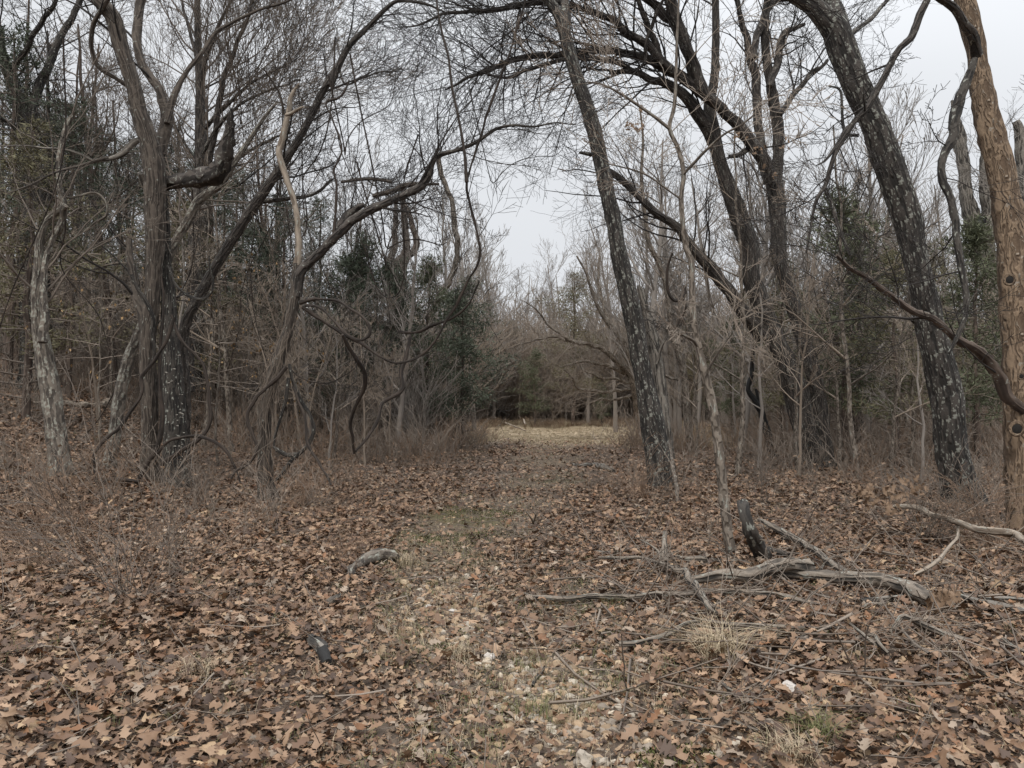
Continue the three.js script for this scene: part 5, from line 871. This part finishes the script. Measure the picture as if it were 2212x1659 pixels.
// ---------------------------------------------------------------- bushes that stand out, dry tufts, moss, withered leaves
function bush(label, px, py, stems, H, spread, r, mat, o = {}) {
  const g0 = onGround(px, py), m = tag(part('bush', shrubGeometry(o.seed ?? Math.round(px), stems, H, spread, r, o), mat, scene), label, 'bush');
  m.position.set(g0.x, g0.y, g0.z); return m;
}
bush('wiry briar bush arching over the leaves before the pale lichened tree', 278, 1300, 22, 1.35, 1.5, 0.0045, M.twig, { up: -0.035, n1: 3, seed: 31 });
bush('low brown briar between the briar bush and the picture edge', 90, 1230, 18, 1.0, 1.3, 0.0045, M.twigRed, { up: -0.03, n1: 4, seed: 32 });
bush('tangled briar at the furrowed tree foot', 430, 1100, 16, 0.9, 1.3, 0.004, M.twig, { up: -0.02, seed: 33 });
bush('dense red-brown brush bush round the leaning oak foot', 1385, 1085, 14, 0.8, 1.3, 0.0045, M.twigRed, { seed: 34, wig: 0.26 });
bush('tangle of dry brush under the propped pale branch', 2010, 1165, 26, 1.0, 1.6, 0.0056, M.twig, { up: -0.02, seed: 35 });
bush('dry brush heap at the peeled dead trunk foot', 2150, 1180, 24, 0.9, 1.4, 0.0056, M.twigRed, { up: -0.02, seed: 36 });
bush('thin upright brush behind the charred stub', 1650, 1090, 16, 0.9, 0.7, 0.004, M.twig, { seed: 37 });
bush('sparse briar shoots beside the lichened log', 745, 1240, 8, 0.7, 1.0, 0.003, M.twigRed, { seed: 38 });
bush('low brush at the vine-draped tree foot', 640, 1100, 18, 0.8, 1.3, 0.004, M.twigRed, { up: -0.02, seed: 39 });
function tuft(label, px, py, n, H, lean, w, mat, seed, s = 1) { const g0 = onGround(px, py), m = tag(part('grass_tuft', grassGeometry(seed, n, H, lean, w), mat, scene), label, 'grass tuft'); m.position.set(g0.x, g0.y + 0.01, g0.z); m.scale.setScalar(s); return m; }
tuft('big drooping tuft of dry straw grass beside the curved branch', 1548, 1420, 220, 0.2, 2.6, 0.0022, M.straw, 81, 1.2);
tuft('half-green grass tuft in the thick leaves below the white rounded stone', 1765, 1600, 160, 0.14, 1.7, 0.002, M.strawGreen, 82);
tuft('pale dry grass tuft at the bottom edge near the moss', 1705, 1640, 160, 0.12, 1.7, 0.002, M.straw, 83);
tuft('small dry tuft above the white pitted stone', 985, 1425, 120, 0.12, 1.6, 0.002, M.straw, 84);
tuft('green-tinged tuft in the leaves mid trail', 1150, 1545, 110, 0.1, 1.5, 0.002, M.strawGreen, 85);
tuft('wispy straw tuft among leaves left of the trail', 425, 1465, 120, 0.13, 1.5, 0.002, M.straw, 86);
tuft('tiny green tuft under the long pale branch', 1325, 1308, 70, 0.1, 1.4, 0.002, M.strawGreen, 87);
tuft('straw tuft beside the lichened log end', 880, 1225, 150, 0.16, 1.5, 0.0022, M.straw, 88);
function mossPatch(label, px, py, rx, rz, seed) {
  const g0 = onGround(px, py), acc = new Acc(); R = rng(seed);
  for (let k = 0; k < 2600 * Math.sqrt(rx * rz); k++) { const a = R() * 6.28, q = Math.sqrt(R()), x = g0.x + Math.cos(a) * q * rx, z = g0.z + Math.sin(a) * q * rz, y = groundY(x, z) + 0.02 * (1 - q) + 0.004, h = rr(0.012, 0.03), e = turned([0, 1, 0], 0.8), s = turned(e, 1.57), w = 0.006; acc.tri([x - s[0] * w, y, z - s[2] * w], [x + s[0] * w, y, z + s[2] * w], [x + e[0] * h, y + e[1] * h, z + e[2] * h], [e[0] * 0.4, 0.9, e[2] * 0.4]); }
  const base = { x: g0.x, y: g0.y, z: g0.z }, m = tag(part('moss_patch', acc.build(base), M.moss, scene), label, 'moss'); m.position.set(base.x, base.y, base.z);
}
mossPatch('bright green moss patch at the bottom edge beside stones', 1455, 1645, 0.24, 0.16, 91);
mossPatch('green moss patch on the trail beyond the branches', 1040, 1112, 0.6, 0.5, 92);
mossPatch('small moss clump among stones on the trail', 965, 1400, 0.1, 0.08, 93);
mossPatch('moss cushion at the lichened log end', 850, 1212, 0.12, 0.1, 94);
mossPatch('olive moss on the trail before the leaning oak', 1010, 1165, 0.7, 0.4, 95);
// withered oak leaves still hanging on broken branches
function hanging(name, label, spots, mat, twigs) {
  R = rng(label.length * 17); const first = spots[0], b = at(first[0], first[1], first[2]), root = thing(name, label, 'leaf clump', b), tw = new Acc();
  for (const [px, py, d, n, spread] of spots) for (let k = 0; k < n; k++) {
    const p = at(px + rr(-spread, spread), py + rr(-spread, spread) * 0.8, d + rr(-0.12, 0.12)), m = new THREE.Mesh(LEAF[Math.floor(R() * LEAF.length)], mat); m.name = numbered('withered_leaf'); m.position.set(p.x - b.x, p.y - b.y, p.z - b.z); m.castShadow = m.receiveShadow = true;
    m.rotation.set(1.4 + rr(-0.5, 0.5), rr(0, 6.28), rr(-0.6, 0.6)); m.scale.setScalar(rr(0.08, 0.14)); root.add(m);
    if (k % 3 === 0) tw.tube([[p.x, p.y, p.z, 0.002], [p.x + rr(-0.1, 0.1), p.y + rr(0.05, 0.2), p.z + rr(-0.05, 0.05), 0.003], [p.x + rr(-0.2, 0.2), p.y + rr(0.15, 0.3), p.z, 0.004]], 3, { cap: false });
  }
  if (!tw.empty) tag(part('twigs', tw.build(b), M.twig, root), null, null, null, 'stuff');
}
const dBr = onGround(1950, 1185).d;
hanging('withered_leaf_spray', 'sprays of withered brown leaves hanging over the brush before the thickest leaning oak', [[1905, 1075, dBr, 12, 32], [1950, 1050, dBr + 0.3, 14, 30], [1860, 1070, dBr + 0.2, 10, 22], [1935, 1090, dBr, 10, 22], [1985, 1060, dBr + 0.3, 6, 18]], M.hang);
hanging('withered_leaf_clump', 'withered leaf clump hanging at the far end of the long log', [[2025, 1300, onGround(2025, 1330).d, 14, 20], [2055, 1290, onGround(2055, 1325).d, 8, 14]], M.hang);
hanging('high_leaf_clump', 'clump of dead leaves dangling high in the gap beside the leaning oak', [[1358, 275, 13, 7, 9], [1380, 275, 13, 7, 9], [1388, 235, 13, 4, 6]], M.hang);
hanging('oak_leaf_remnant', 'scattered dead leaves clinging to the upright oak stems', [[1600, 290, 16.5, 5, 14], [1640, 320, 16.5, 7, 16], [1690, 310, 17, 6, 14], [1660, 370, 17, 5, 18]], M.hang);


labelAll();

renderer.render(scene, camera);
